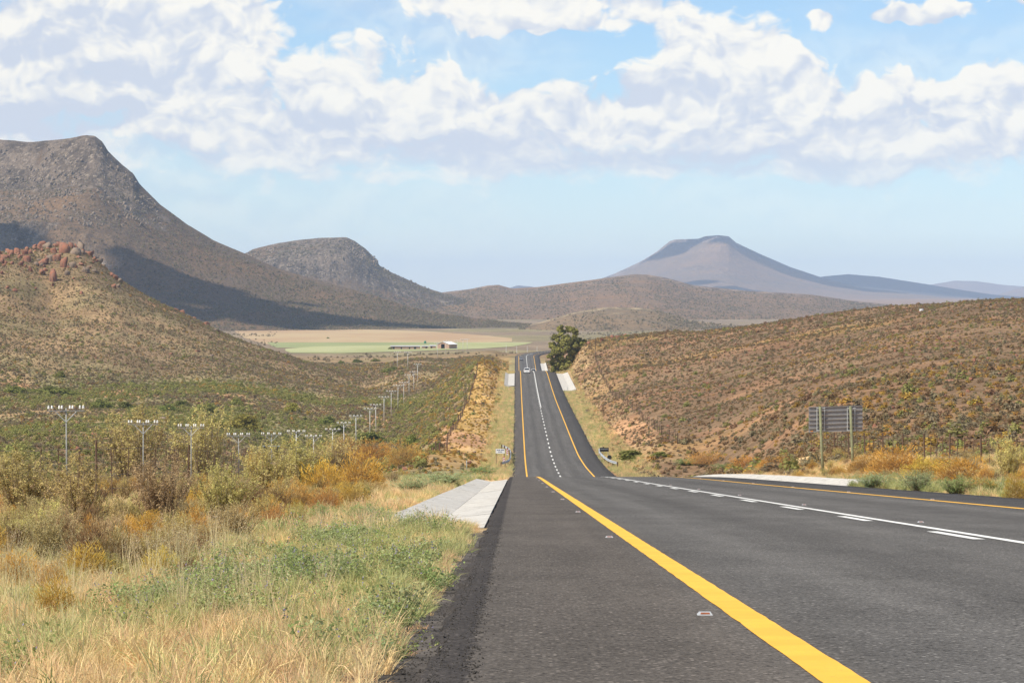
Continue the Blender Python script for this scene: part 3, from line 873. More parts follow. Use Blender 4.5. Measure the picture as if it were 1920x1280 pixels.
class Veg:
    """Collects ribbons (blades, twigs) and leaf diamonds with colours."""
    def __init__(self, seed):
        self.r = np.random.default_rng(seed)
        self.V, self.Q, self.T, self.C, self.n = [], [], [], [], 0
    def cols(self, n, a, b, jit=0.12):
        k = self.r.random((n, 1))
        c = np.array(a) * (1 - k) + np.array(b) * k
        return c * (1 + (self.r.random((n, 1)) - .5) * 2 * jit)
    def blades(self, base, dirn, length, width, droop, col):
        n = len(base)
        r = self.r
        dirn = dirn / np.linalg.norm(dirn, axis=1, keepdims=True)
        side = np.cross(dirn, r.normal(size=(n, 3)))
        side /= np.linalg.norm(side, axis=1, keepdims=True)
        L, w = length[:, None], width[:, None] * .5
        hz = dirn * np.array([1, 1, 0])
        mid = base + dirn * L * .55
        tip = base + dirn * L + (hz * .6 - np.array([0, 0, 1])) * (droop[:, None] * L)
        V = np.stack([base - side * w, base + side * w, mid - side * w * .75, mid + side * w * .75, tip], 1).reshape(-1, 3)
        i = np.arange(n)[:, None] * 5 + self.n
        self.Q.append(i + np.array([[0, 1, 3, 2]]))
        self.T.append(i + np.array([[2, 3, 4]]))
        self.V.append(V); self.C.append(np.repeat(col, 5, 0)); self.n += n * 5
    def leaves(self, pos, size, col, out=None, aspect=0.55):
        n = len(pos)
        r = self.r
        a = r.normal(size=(n, 3))
        if out is not None:
            nn = out / np.maximum(np.linalg.norm(out, axis=1, keepdims=True), 1e-6) + r.normal(size=(n, 3)) * .55
        else:
            nn = r.normal(size=(n, 3))
        nn /= np.linalg.norm(nn, axis=1, keepdims=True)
        u = np.cross(nn, a); u /= np.linalg.norm(u, axis=1, keepdims=True)
        v = np.cross(nn, u)
        s = size[:, None]
        V = np.stack([pos - u * s, pos - v * s * aspect, pos + u * s, pos + v * s * aspect], 1).reshape(-1, 3)
        i = np.arange(n)[:, None] * 4 + self.n
        self.Q.append(i + np.array([[0, 1, 2, 3]]))
        self.V.append(V); self.C.append(np.repeat(col, 4, 0)); self.n += n * 4
    def mesh(self, name, mat):
        V, C = np.concatenate(self.V), np.clip(np.concatenate(self.C), .005, .95)
        F = [np.concatenate(self.Q)] + ([np.concatenate(self.T)] if self.T else [])
        return mesh_np(name, V, F, mat, {'Col': C})

def rand_dir(r, n, up=0.8, spread=0.5):
    d = r.normal(size=(n, 3)) * spread
    d[:, 2] = up + np.abs(d[:, 2]) * .3
    return d

def t_grass(seed, n=45, h=(0.18, 0.5), rad=0.10, a=(0.88, 0.65, 0.35), b=(0.72, 0.51, 0.26), w=0.0095, spread=.38, droop=(.05, .35)):
    g = Veg(seed); r = g.r
    ang, rr = r.random(n) * 6.283, rad * np.sqrt(r.random(n))
    base = np.stack([np.cos(ang) * rr, np.sin(ang) * rr, np.full(n, -.015)], 1)
    d = rand_dir(r, n, 0.85, spread) + base * 3
    g.blades(base, d, r.uniform(*h, n), np.full(n, w) * r.uniform(.6, 1.4, n), r.uniform(*droop, n), g.cols(n, a, b, .2))
    return g
def t_stalks(seed):
    g = t_grass(seed, 26, (.15, .35), .08, (0.55, 0.42, 0.22), (0.42, 0.36, 0.17), .006)
    r = g.r; n = 16
    base = np.concatenate([r.normal(size=(n, 2)) * .04, np.zeros((n, 1))], 1)
    d = rand_dir(r, n, 1.0, .22)
    L = r.uniform(.45, .85, n)
    g.blades(base, d, L, np.full(n, .0065), r.uniform(0, .12, n), g.cols(n, (0.78, 0.66, 0.38), (0.66, 0.57, 0.3), .15))
    dn = d / np.linalg.norm(d, axis=1, keepdims=True)
    k = 6
    idx = np.repeat(np.arange(n), k)
    pos = base[idx] + dn[idx] * (L[idx] * r.uniform(.75, 1.0, n * k))[:, None] + r.normal(size=(n * k, 3)) * .008
    g.leaves(pos, r.uniform(.008, .016, n * k), g.cols(n * k, (0.62, 0.52, 0.32), (0.5, 0.4, 0.25)), None, .35)
    return g
def t_herb(seed, green=(0.13, 0.21, 0.055), green2=(0.24, 0.29, 0.10), flowers=6, h=.3, n=150, size=(.009, .02)):
    g = Veg(seed); r = g.r
    ns = 12
    d = rand_dir(r, ns, .8, .55); d /= np.linalg.norm(d, axis=1, keepdims=True)
    L = h * r.uniform(.6, 1.15, ns)
    base = np.concatenate([r.normal(size=(ns, 2)) * .035, np.zeros((ns, 1))], 1)
    g.blades(base, d, L, np.full(ns, .006), np.full(ns, .05), g.cols(ns, (0.22, 0.22, 0.09), (0.3, 0.26, 0.12)))
    idx = r.integers(0, ns, n)
    f = r.uniform(.2, 1, n)
    pos = base[idx] + d[idx] * (L[idx] * f)[:, None] + r.normal(size=(n, 3)) * .025
    g.leaves(pos, r.uniform(*size, n), g.cols(n, green, green2, .25), d[idx] * .4 + np.array([0, 0, .8]), .6)
    if flowers:
        idx = r.integers(0, ns, flowers)
        pos = base[idx] + d[idx] * L[idx][:, None] + r.normal(size=(flowers, 3)) * .012
        g.leaves(pos, np.full(flowers, .008), g.cols(flowers, (0.32, 0.26, 0.48), (0.42, 0.38, 0.5)), None, .8)
    return g

def t_olive(seed, leaf_a=(0.64, 0.55, 0.22), leaf_b=(0.48, 0.40, 0.15), n_leaf=8500, size=(.008, .019), stems=70, brownness=1.0):
    """Tall open shrub, normalised to about 1 wide and 1 high."""
    g = Veg(seed); r = g.r
    d = r.normal(size=(stems, 3)); d[:, 2] = 0
    d /= np.linalg.norm(d, axis=1, keepdims=True)
    lean = r.uniform(.02, .5, stems)[:, None]
    tip = d * lean + np.array([0, 0, 1]) * r.uniform(.55, 1.05, stems)[:, None] * (1 - lean * .35)
    base = d * r.uniform(0, .12, stems)[:, None]
    dirn = tip - base
    L = np.linalg.norm(dirn, axis=1)
    g.blades(base, dirn, L, np.full(stems, .012), np.zeros(stems), g.cols(stems, (0.36, 0.28, 0.17), (0.46, 0.37, 0.23)))
    ntw = 480
    i = r.integers(0, stems, ntw); f = r.uniform(.15, .9, ntw)
    tb = base[i] + dirn[i] * f[:, None]
    td = dirn[i] / L[i][:, None] + r.normal(size=(ntw, 3)) * .45
    td[:, 2] = np.abs(td[:, 2]) + .15
    td /= np.linalg.norm(td, axis=1, keepdims=True)
    tl = r.uniform(.06, .2, ntw)
    g.blades(tb, td, tl, np.full(ntw, .006), np.zeros(ntw), g.cols(ntw, (0.38, 0.29, 0.17), (0.48, 0.38, 0.22)))
    j = r.integers(0, ntw, n_leaf); f = r.uniform(.1, 1.08, n_leaf)
    pos = tb[j] + td[j] * (tl[j] * f)[:, None] + r.normal(size=(n_leaf, 3)) * .012
    hgt = np.clip(pos[:, 2:3], 0, 1)
    col = g.cols(n_leaf, leaf_a, leaf_b, .25)
    brown = (r.random((n_leaf, 1)) > .34 + hgt * .85 + (1 - brownness))
    col = np.where(brown, g.cols(n_leaf, (0.56, 0.43, 0.23), (0.44, 0.33, 0.18), .2), col)
    g.leaves(pos, r.uniform(*size, n_leaf), col, td[j], .42)
    return g
def t_broom(seed, a=(0.74, 0.47, 0.10), b=(0.60, 0.36, 0.08), low=(0.36, 0.22, 0.09), n=3000, w=.009, h=(.05, .13)):
    """Dense domed shrub of fine upright twigs, about 1 wide, 1 high."""
    g = Veg(seed); r = g.r
    u = r.normal(size=(n, 3)); u[:, 2] = np.abs(u[:, 2]); u /= np.linalg.norm(u, axis=1, keepdims=True)
    lump = 1 + .22 * np.sin(u[:, 0] * 5 + seed) * np.cos(u[:, 1] * 6 + seed * 2) + .12 * np.sin(u[:, 2] * 9 + u[:, 0] * 7)
    rad = (r.random(n) ** .35) * lump
    pos = u * rad[:, None] * np.array([.44, .44, .82])
    d = u * np.array([1, 1, .6]) * .8 + np.array([0, 0, .7]) + r.normal(size=(n, 3)) * .35
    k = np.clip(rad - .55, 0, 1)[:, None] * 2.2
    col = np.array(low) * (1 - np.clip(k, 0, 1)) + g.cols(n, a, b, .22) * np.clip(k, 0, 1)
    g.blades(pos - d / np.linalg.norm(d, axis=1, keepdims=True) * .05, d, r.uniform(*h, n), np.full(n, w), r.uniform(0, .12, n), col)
    return g
def t_scrub(seed, a, b, dark, n=95, size=(.08, .15), hz=.7):
    """Small clump seen from afar."""
    g = Veg(seed); r = g.r
    u = r.normal(size=(n, 3)); u[:, 2] = np.abs(u[:, 2]); u /= np.linalg.norm(u, axis=1, keepdims=True)
    lump = 1 + .3 * np.sin(u[:, 0] * 4 + seed) * np.cos(u[:, 1] * 5 + seed * 3)
    rad = r.random(n) ** .4 * lump
    pos = u * rad[:, None] * np.array([.45, .45, hz])
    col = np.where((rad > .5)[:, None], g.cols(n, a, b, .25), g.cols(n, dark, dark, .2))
    g.leaves(pos, r.uniform(*size, n), col, u * np.array([1, 1, .8]) + np.array([0, 0, .25]), .7)
    return g

TPL = bpy.data.collections.new('plant_templates')       # not linked to the scene: only source meshes
def tpl_set(prefix, gens, mat=None):
    c = bpy.data.collections.new(prefix)
    for i, g in enumerate(gens):
        o = bpy.data.objects.new('%s_%02d' % (prefix, i), g.mesh('%s_%02d' % (prefix, i), mat or M_LEAF))
        c.objects.link(o)
    return c

def gn_scatter(name, coll, pts, rot, scl, idx, label, cat):
    """One countless mass of plants or stones: points carrying instances."""
    me = bpy.data.meshes.new(name)
    n = len(pts)
    me.vertices.add(n)
    me.vertices.foreach_set('co', np.asarray(pts, np.float32).ravel())
    for k, a, ty, dim in (('rot', rot, 'FLOAT_VECTOR', 'vector'), ('scl', scl, 'FLOAT_VECTOR', 'vector')):
        at = me.attributes.new(k, ty, 'POINT'); at.data.foreach_set(dim, np.asarray(a, np.float32).ravel())
    at = me.attributes.new('idx', 'INT', 'POINT'); at.data.foreach_set('value', np.asarray(idx, np.int32))
    o = link(name, me)
    ng = bpy.data.node_groups.new('scatter_' + name, 'GeometryNodeTree')
    ng.interface.new_socket('Geometry', in_out='INPUT', socket_type='NodeSocketGeometry')
    ng.interface.new_socket('Geometry', in_out='OUTPUT', socket_type='NodeSocketGeometry')
    N = ng.nodes
    gi, go = N.new('NodeGroupInput'), N.new('NodeGroupOutput')
    ci = N.new('GeometryNodeCollectionInfo'); ci.inputs['Collection'].default_value = coll
    ci.inputs['Separate Children'].default_value = True; ci.inputs['Reset Children'].default_value = True
    iop = N.new('GeometryNodeInstanceOnPoints'); iop.inputs['Pick Instance'].default_value = True
    for nm, ty, sock in (('rot', 'FLOAT_VECTOR', 'Rotation'), ('scl', 'FLOAT_VECTOR', 'Scale'), ('idx', 'INT', 'Instance Index')):
        na = N.new('GeometryNodeInputNamedAttribute'); na.data_type = ty; na.inputs['Name'].default_value = nm
        ng.links.new([s for s in na.outputs if s.name == 'Attribute' and s.enabled][0], iop.inputs[sock])
    ng.links.new(gi.outputs[0], iop.inputs['Points'])
    ng.links.new(ci.outputs[0], iop.inputs['Instance'])
    ng.links.new(iop.outputs[0], go.inputs[0])
    md = o.modifiers.new('scatter', 'NODES'); md.node_group = ng
    return tag(o, label, cat, kind='stuff')

def fan_points(n, y0, y1, t0=-0.165, t1=0.165, power=1.0):
    """Random ground points, even per area, inside the wedge of view."""
    Y = np.sqrt(rng.random(n) * (y1 ** 2 - y0 ** 2) + y0 ** 2)
    return (t0 + (t1 - t0) * rng.random(n)) * Y, Y
def scatter(name, coll, nvar, X, Y, s0, s1, label, cat, zs=(0.8, 1.2), sink=0.0, tilt=0.08, zoff=None):
    n = len(X)
    Z = ground_z(X, Y) - sink
    rot = np.stack([rng.normal(size=n) * tilt, rng.normal(size=n) * tilt, rng.random(n) * 6.283], 1)
    s = s0 + (s1 - s0) * rng.random(n) ** 1.6 if not hasattr(s0, '__len__') else s0
    scl = np.stack([s, s, s * rng.uniform(*zs, n)], 1)
    return gn_scatter(name, coll, np.stack([X, Y, Z], 1), rot, scl, rng.integers(0, nvar, n), label, cat)

GREY_A, GREY_B, GREY_D = (0.36, 0.30, 0.185), (0.28, 0.235, 0.14), (0.20, 0.155, 0.095)
BRN_A, BRN_B, BRN_D = (0.38, 0.255, 0.14), (0.30, 0.20, 0.105), (0.22, 0.145, 0.08)
ORG_A, ORG_B, ORG_D = (0.60, 0.39, 0.10), (0.48, 0.30, 0.08), (0.32, 0.21, 0.08)
GRN_A, GRN_B, GRN_D = (0.36, 0.35, 0.12), (0.27, 0.27, 0.09), (0.16, 0.155, 0.06)
dim = lambda k, *cs: [tuple(v * k for v in c) for c in cs]
GREY_A, GREY_B, GREY_D = dim(.84, GREY_A, GREY_B, GREY_D)
BRN_A, BRN_B, BRN_D = dim(.80, BRN_A, BRN_B, BRN_D)
ORG_A, ORG_B, ORG_D = dim(.86, ORG_A, ORG_B, ORG_D)
GRN_A, GRN_B, GRN_D = dim(.95, GRN_A, GRN_B, GRN_D)
T_DRY = tpl_set('dry_grass', [t_grass(1), t_grass(2, 50, (.12, .38), .14), t_grass(3, 40, (.2, .55), .09, (.9, .69, .38), (.78, .57, .3)), t_grass(4, 45, (.10, .26), .16, (.84, .56, .29), (.74, .49, .25), .009, .75)])
T_GREENG = tpl_set('green_grass', [t_grass(11, 45, (.18, .45), .10, (.50, .51, .2), (.62, .57, .28)), t_grass(12, 40, (.15, .4), .12, (.38, .43, .15), (.54, .51, .23))])
T_STALK = tpl_set('grass_stalks', [t_stalks(21), t_stalks(22)])
T_HERB = tpl_set('herb', [t_herb(31, (.25, .34, .10), (.42, .45, .19)), t_herb(32, (.23, .31, .10), (.40, .42, .18), flowers=10), t_herb(33, (.3, .37, .15), (.46, .48, .25), 0, .34, 170), t_herb(34, (.23, .31, .11), (.37, .4, .17), 2, .22, 140)])
G_OLIVE = [t_olive(41), t_olive(42), t_olive(43, (.72, .62, .26), (.55, .46, .17)), t_olive(44, (.60, .47, .24), (.46, .36, .18), 6500)]
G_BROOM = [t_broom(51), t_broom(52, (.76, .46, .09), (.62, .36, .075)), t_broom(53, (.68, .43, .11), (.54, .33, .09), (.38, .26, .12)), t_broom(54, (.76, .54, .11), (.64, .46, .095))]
G_DARK = [t_broom(61, (.27, .28, .08), (.18, .2, .06), (.10, .09, .04)), t_broom(62, (.30, .22, .10), (.22, .15, .07), (.17, .09, .055))]
G_LUSH = [t_olive(71, (.36, .44, .18), (.22, .32, .10), 6500, (.010, .022), 80, .0), t_olive(72, (.46, .52, .29), (.30, .39, .18), 6500, (.009, .02), 80, .0)]
T_SHRUB = tpl_set('shrubs', [G_OLIVE[0], G_OLIVE[2], G_OLIVE[3], G_BROOM[0], G_BROOM[2], G_DARK[1]])
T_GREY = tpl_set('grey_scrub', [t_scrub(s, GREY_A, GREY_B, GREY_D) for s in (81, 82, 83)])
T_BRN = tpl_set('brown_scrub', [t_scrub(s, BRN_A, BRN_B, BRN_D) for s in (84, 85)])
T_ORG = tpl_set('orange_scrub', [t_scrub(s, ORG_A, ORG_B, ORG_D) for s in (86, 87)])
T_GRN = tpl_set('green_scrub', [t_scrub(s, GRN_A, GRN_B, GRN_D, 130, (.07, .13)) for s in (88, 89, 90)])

def off_road(X, Y, l=0.35, r=0.35):
    x = X - road_cx(Y)
    return (x < ROAD_L - l) | (x > ROAD_R + r)
DRAIN_L, DRAIN_R = (43, 158), (117, 300)
def clear_of_drains(X, Y):
    a = (X > -1.9) & (X < 0) & (Y > DRAIN_L[0] + .5) & (Y < DRAIN_L[1])
    b = (X > 10.5) & (X < 12.9) & (Y > DRAIN_R[0]) & (Y < DRAIN_R[1])
    c = (X > -4.2) & (X < 0) & (Y > 845) & (Y < 968)
    d = (X > 10) & (X < 14.8) & (Y > 815) & (Y < 968)
    return ~(a | b | c | d)
GREEN_SPOTS = [(560, 1110, 170, 50, 1), (420, 1120, 120, 60, 1), (720, 1100, 90, 40, .9), (640, 1030, 140, 30, .8), (760, 1005, 90, 14, .7), (660, 1200, 60, 50, 1), (730, 1170, 50, 40, .9), (800, 1110, 40, 30, .8), (850, 1040, 40, 20, .8), (90, 1230, 120, 60, 1), (250, 1160, 80, 40, .6), (740, 1225, 50, 20, .8), (530, 1170, 60, 40, .7), (800, 1060, 60, 25, .6)]

def build_verge():
    # nearest ground cover
    X, Y = fan_points(42000, 8.5, 46, -0.168, -0.005)
    keep = (X < ROAD_L - 0.12 - 0.25 * rng.random(len(X)) ** 2) & clear_of_drains(X, Y)
    X, Y = X[keep], Y[keep]
    g = patch(X, Y, GREEN_SPOTS)
    n = fbm(X / .5, Y / 1.2, 3) * .5 + .5
    p = rng.random(len(X))
    edge = np.clip((-X - 0.34) / 0.32, 0, 1)                    # thin towards the tar
    bare = patch(X, Y, BARE_SPOTS)
    live = rng.random(len(X)) < (0.10 + 0.9 * edge) * np.where(n < .42, .45, 1) * (1 - .75 * bare)
    X, Y, g, n, p, edge = (a[live] for a in (X, Y, g, n, p, edge))
    isherb = p < np.clip(g * sstep(fbm(X / .45 + 40, Y / 1.6, 3), -.08, .25) * .65, 0, .65)
    isgreen = ~isherb & (p < .11 + g * .5 + .14 * (n > .56))
    isdry = ~isherb & ~isgreen
    dense = rng.random(len(X))
    k = isdry & (dense < .75)
    scatter('dry_grass', T_DRY, 4, X[k], Y[k], np.where(edge[k] < .5, .30, .40) * np.where(Y[k] > 17, .72, 1.0) * rng.uniform(.5, 1.2, k.sum()), None, 'short dry straw grass covering the near verge', 'grass', tilt=.15)
    k = isgreen & (dense < .7)
    scatter('green_grass', T_GREENG, 2, X[k], Y[k], .26, .58, 'pale green grass mixed into the near verge', 'grass', tilt=.15)
    k = isherb & (dense < .85)
    scatter('herbs', T_HERB, 4, X[k], Y[k], .4, .8, 'low green leafy herbs with small purple flowers', 'herbs')
    # tall stalks
    X, Y = fan_points(2600, 11, 48, -0.168, -0.01)
    m = patch(X, Y, [(120, 1090, 200, 60, 1), (430, 1170, 240, 60, .55), (300, 1080, 70, 50, 1), (60, 1150, 120, 80, .7), (640, 1010, 120, 20, .35)])
    k = (X < -0.9) & (rng.random(len(X)) < m * .8)
    scatter('grass_stalks', T_STALK, 2, X[k], Y[k], .28, .6, 'tall pale grass stalks with seed heads', 'grass')
    # verge farther out, both sides
    X, Y = fan_points(60000, 40, 205, -0.165, 0.165)
    k = off_road(X, Y, .3, .15) & clear_of_drains(X, Y)
    X, Y = X[k], Y[k]
    n = fbm(X / 3, Y / 8, 3) * .5 + .5
    p = rng.random(len(X))
    g = patch(X, Y, [(560, 1000, 120, 30, .4), (690, 1000, 100, 20, .8), (830, 900, 110, 12, .9), (900, 890, 60, 9, .9), (1700, 915, 160, 14, 1), (1400, 880, 160, 9, .8), (1880, 930, 60, 14, .6)])
    grn = p < .15 + g * .7
    k = ~grn & (n > .38)
    scatter('dry_grass', T_DRY, 4, X[k], Y[k], .45, .9, 'dry straw grass between the roadside shrubs', 'grass', tilt=.15)
    scatter('green_grass', T_GREENG, 2, X[grn], Y[grn], .45, .9, 'greener grass along the far edge of the verge', 'grass', tilt=.15)
    k2 = (g > .35) & (p < .35)
    scatter('herbs', T_HERB, 4, X[k2], Y[k2], .6, 1.1, 'grey green herbs at the foot of the roadside shrubs', 'herbs')
    # mown strips along the far road
    X, Y = fan_points(60000, 330, 1000, -.02, .05)
    xs = X - road_cx(Y)
    k = (((xs < -.5) & (xs > -4.5)) | ((xs > 11.3) & (xs < 15.5))) & clear_of_drains(X, Y)
    X, Y = X[k], Y[k]
    p = rng.random(len(X)) < .5
    scatter('dry_grass', T_DRY, 4, X[p], Y[p], 1.0, 2.2, 'dry grass on the strips beside the far road', 'grass')
    scatter('green_grass', T_GREENG, 2, X[~p], Y[~p], 1.0, 2.0, 'green grass on the strips beside the far road', 'grass')
    # medium shrubs that merge into one mass
    X, Y = fan_points(2600, 42, 215, -0.165, 0.165)
    k = ((X < -2.6 - .012 * Y) | (X > 13.6)) & clear_of_drains(X, Y) & (patch(X, Y, BARE_SPOTS) < .4)
    k &= (fbm(X / 6, Y / 15, 3) > -.18)
    X, Y = X[k], Y[k]
    X2, Y2 = fan_points(420, 23, 70, -.17, -.02)
    k = (patch(X2, Y2, BARE_SPOTS) < .4) & (X2 < -2.7 - .15 * rng.random(len(X2))) & (fbm(X2 / 2.5, Y2 / 6, 2) > -.25)
    X, Y = np.concatenate([X, X2[k]]), np.concatenate([Y, Y2[k]])
    scatter('shrubs', T_SHRUB, 6, X, Y, np.where(Y < 60, .75, 1.0) * rng.uniform(.35, .85, len(X)), None, 'low mixed olive and orange shrubs filling the verge', 'shrubs', (.6, .95))
build_verge()

def build_scrub():
    # the two hills and the valley between
    X, Y = fan_points(250000, 190, 1640)
    k = off_road(X, Y, 3.0 - 2.0 * (Y < 300), 2.6) & clear_of_drains(X, Y)
    X, Y = X[k], Y[k]
    # hidden ground needs none: drop points well below the sight line over the near crest
    n1 = fbm(X / 22, Y / 34, 4) * .5 + .5
    n2 = fbm(X / 70 + 5, Y / 110 + 8, 4) * .5 + .5
    n3 = fbm(X / 8 + 2, Y / 10 + 4, 3) * .5 + .5
    p = rng.random(len(X))
    right = X > 5
    lane = (~right) & (X > -10.5)
    valley = (~right) & (Y > 600) & (Y < 1120) & (X < -28)
    lefthill = (~right) & (Y >= 1120)
    dens = np.where(right, .95, .85) * (.65 + .6 * sstep(n3, .35, .65))
    zone = (~right) & (X < -10.8) & (Y > 380) & (Y < 1250)
    dens = np.where(zone, 1.0, dens)
    dens = np.where(lane, .65, dens)
    live = rng.random(len(X)) < dens
    o = np.where(lane, .68, np.where(right, .05 + .22 * sstep(n2, .55, .7), .05 + .25 * sstep(n2, .6, .72)))
    o = np.where((~right) & (X > -26) & (Y > 380) & ~lane, .28, o)
    gcv = np.where(valley, .12 + .6 * sstep(n2, .42, .6), np.where(lane, .08, np.where(right, .06, np.where(lefthill, .10, .35))))
    gcv = np.where((~right) & (X > -30) & (X < -11) & (Y > 380) & (Y < 1000), .32, gcv)
    b = np.where(right, .52, np.where(lefthill, .34, .3))
    cat = np.where(p < o, 0, np.where(p < o + gcv, 1, np.where(p < o + gcv + (1 - o - gcv) * b, 2, 3)))
    big = (rng.random(len(X)) < .07)
    s = rng.uniform(.30, .72, len(X)) * np.where(big, 2.0, 1.0) * (.85 + .35 * sstep(Y, 500, 1300)) * (1 + .5 * (1 - sstep(Y, 300, 480))) * np.where(zone & (Y < 1100), 1.3, 1.0)
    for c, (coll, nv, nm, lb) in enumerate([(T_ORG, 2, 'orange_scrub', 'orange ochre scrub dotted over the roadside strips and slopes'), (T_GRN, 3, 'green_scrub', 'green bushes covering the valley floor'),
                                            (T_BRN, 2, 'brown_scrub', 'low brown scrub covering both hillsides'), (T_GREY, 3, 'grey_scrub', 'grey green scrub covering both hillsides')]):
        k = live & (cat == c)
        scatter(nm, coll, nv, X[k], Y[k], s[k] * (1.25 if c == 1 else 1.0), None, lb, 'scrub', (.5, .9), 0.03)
    # scrub far out on the plain
    X, Y = fan_points(9000, 1640, 3400)
    k = off_road(X, Y, 3, 3) & (ground_z(X, Y, False) > -60)
    px, py = px_of(X, Y, ground_z(X, Y, False))
    k &= ~((px < 1030) & (py < 668) & (px > 430) & (py < 662) & (px > 520))
    k &= fbm(X / 60, Y / 120, 3) > -.05
    scatter('plain_scrub', T_GREY, 3, X[k], Y[k], .8, 2.6, 'dark scrub scattered over the valley plain', 'scrub', (.5, .8))
build_scrub()

# ------------------------------------------------------------------ object materials
M_WOODG = plain('treated_green_post', (0.215, 0.22, 0.13), 0.85, 0.1, 0.25, 3.0)
M_WOODD = plain('dark_fence_wood', (0.13, 0.085, 0.06), 0.9, 0.1, 0.3, 8.0)
M_STEEL = plain('galvanised_steel', (0.40, 0.42, 0.43), 0.5, 0.5, 0.12, 9.0)
M_POLE = plain('pale_pole', (0.58, 0.57, 0.54), 0.7, 0.3, 0.15, 2.0)
M_PORC = plain('white_insulator', (0.80, 0.79, 0.74), 0.3, 0.5, 0.04, 9.0)
M_SIGNBACK = plain('grey_sign_back', (0.235, 0.23, 0.235), 0.6, 0.4, 0.08, 4.0)
M_BLACK = plain('black_paint', (0.02, 0.02, 0.022), 0.6, 0.3, 0.1)
M_WHITEP = plain('white_board', (0.75, 0.76, 0.76), 0.6, 0.3, 0.05)
M_INK = plain('dark_lettering', (0.10, 0.12, 0.20), 0.7, 0.2, 0.05)
M_REDP = plain('red_reflector', (0.55, 0.03, 0.03), 0.4, 0.5, 0.08)
M_AMBER = plain('amber_reflector', (0.26, 0.08, 0.03), 0.35, 0.5, 0.2, 60.0)
M_STUD = plain('cast_stud', (0.40, 0.41, 0.42), 0.5, 0.5, 0.08, 60.0)
M_BRICK = plain('pink_plaster', (0.42, 0.27, 0.20), 0.9, 0.1, 0.15, 0.6)
M_ROOFW = plain('white_sheet_roof', (0.85, 0.85, 0.84), 0.6, 0.3, 0.03, 0.4)
M_ROOFG = plain('grey_sheet_roof', (0.42, 0.42, 0.42), 0.6, 0.3, 0.12, 0.5)
M_DARKIN = plain('doorway_shade', (0.03, 0.028, 0.027), 0.9, 0.1)
M_TANKG = plain('green_tank', (0.05, 0.20, 0.11), 0.5, 0.4, 0.1)
M_TYRE = plain('tyre_rubber', (0.02, 0.02, 0.02), 0.85, 0.2)
M_RIM = plain('wheel_rim', (0.45, 0.45, 0.46), 0.35, 0.5)
M_GLASS = plain('dark_car_glass', (0.015, 0.018, 0.02), 0.08, 0.6, 0.02)
M_CARW = plain('white_car_paint', (0.80, 0.80, 0.79), 0.25, 0.5, 0.02)
M_CARS = plain('silver_car_paint', (0.30, 0.31, 0.33), 0.25, 0.6, 0.03)
M_TAIL = plain('tail_light', (0.45, 0.02, 0.02), 0.2, 0.5)
M_WIRE = plain('wire', (0.10, 0.10, 0.10), 0.5, 0.4)
M_RUST = plain('red_gate_post', (0.16, 0.09, 0.06), 0.8, 0.2)

ORD = ['first', 'second', 'third', 'fourth', 'fifth', 'sixth', 'seventh', 'eighth', 'ninth', 'tenth', 'eleventh', 'twelfth', 'thirteenth', 'fourteenth', 'fifteenth', 'sixteenth', 'seventeenth', 'eighteenth', 'nineteenth', 'twentieth', 'twenty-first', 'twenty-second', 'twenty-third', 'twenty-fourth', 'twenty-fifth', 'twenty-sixth', 'twenty-seventh', 'twenty-eighth', 'twenty-ninth', 'thirtieth', 'thirty-first', 'thirty-second', 'thirty-third', 'thirty-fourth', 'thirty-fifth', 'thirty-sixth']
def copy_tree(o, parent=None):
    c = o.copy()
    COL.objects.link(c)
    c.parent = parent
    for ch in list(o.children):
        copy_tree(ch, c)
    return c

# ------------------------------------------------------------------ concrete side drains, slab by slab
def build_drain(label, y0, y1, prof, step, wall=0.08, seed=1, skew=0.0):
    """prof = cross-section (x, dz) from the tar outward; two slabs per bay."""
    r = random.Random(seed)
    root = tag(empty('concrete_drain', (prof[0][0], y0, float(road_z(y0)))), label, 'drain', 'concrete side drains')
    o0 = root.location
    nb = max(1, int(round((y1 - y0) / step)))
    for b in range(nb):
        a, e = y0 + (y1 - y0) * b / nb + 0.004, y0 + (y1 - y0) * (b + 1) / nb - 0.004
        for s in range(len(prof) - 1):
            V = []
            jz = r.uniform(-.004, .004)
            for yy in (a, e):
                for (x, dz) in (prof[s], prof[s + 1]):
                    cx = float(road_cx(yy))
                    g = 0.01 if s else 0.0
                    zz = float(road_z(yy)) + dz + jz
                    x2 = x - (g if x < 0 else -g) * (1 if (x, dz) == prof[s] else 0)
                    V += [(x2 + cx - o0.x, yy - o0.y, zz - o0.z), (x2 + cx - o0.x, yy - o0.y, zz - wall - 0.25 * (s > 0) - o0.z)]
            Fc = [(0, 2, 6, 4), (1, 5, 7, 3), (0, 4, 5, 1), (2, 3, 7, 6), (0, 1, 3, 2), (4, 6, 7, 5)]
            MB().add(V, Fc).build('slab', M_CONC, root)
    return root
build_drain('pale concrete drain beside the near verge grass, left of the tar', DRAIN_L[0], DRAIN_L[1], [(-0.40, -0.015), (-1.12, -0.10), (-1.80, 0.03)], 11.5, seed=1)
build_drain('long white concrete drain below the grey sign back', DRAIN_R[0], DRAIN_R[1], [(11.06, -0.015), (11.75, -0.07), (12.5, 0.16)], 3.5, seed=2)
build_drain('small concrete drain left of the tar at the far crest', 858, 962, [(-0.45, -0.02), (-2.1, -0.12), (-3.0, 0.35)], 13, seed=3)
build_drain('wide concrete drain below the eucalyptus tree', 822, 962, [(11.1, -0.02), (12.8, -0.10), (14.2, 0.35)], 14, seed=4)
build_drain('short concrete drain past the far crest, left of the tree foot', 1440, 1600, [(11.1, -0.02), (12.6, -0.1), (13.6, 0.4)], 27, seed=5)

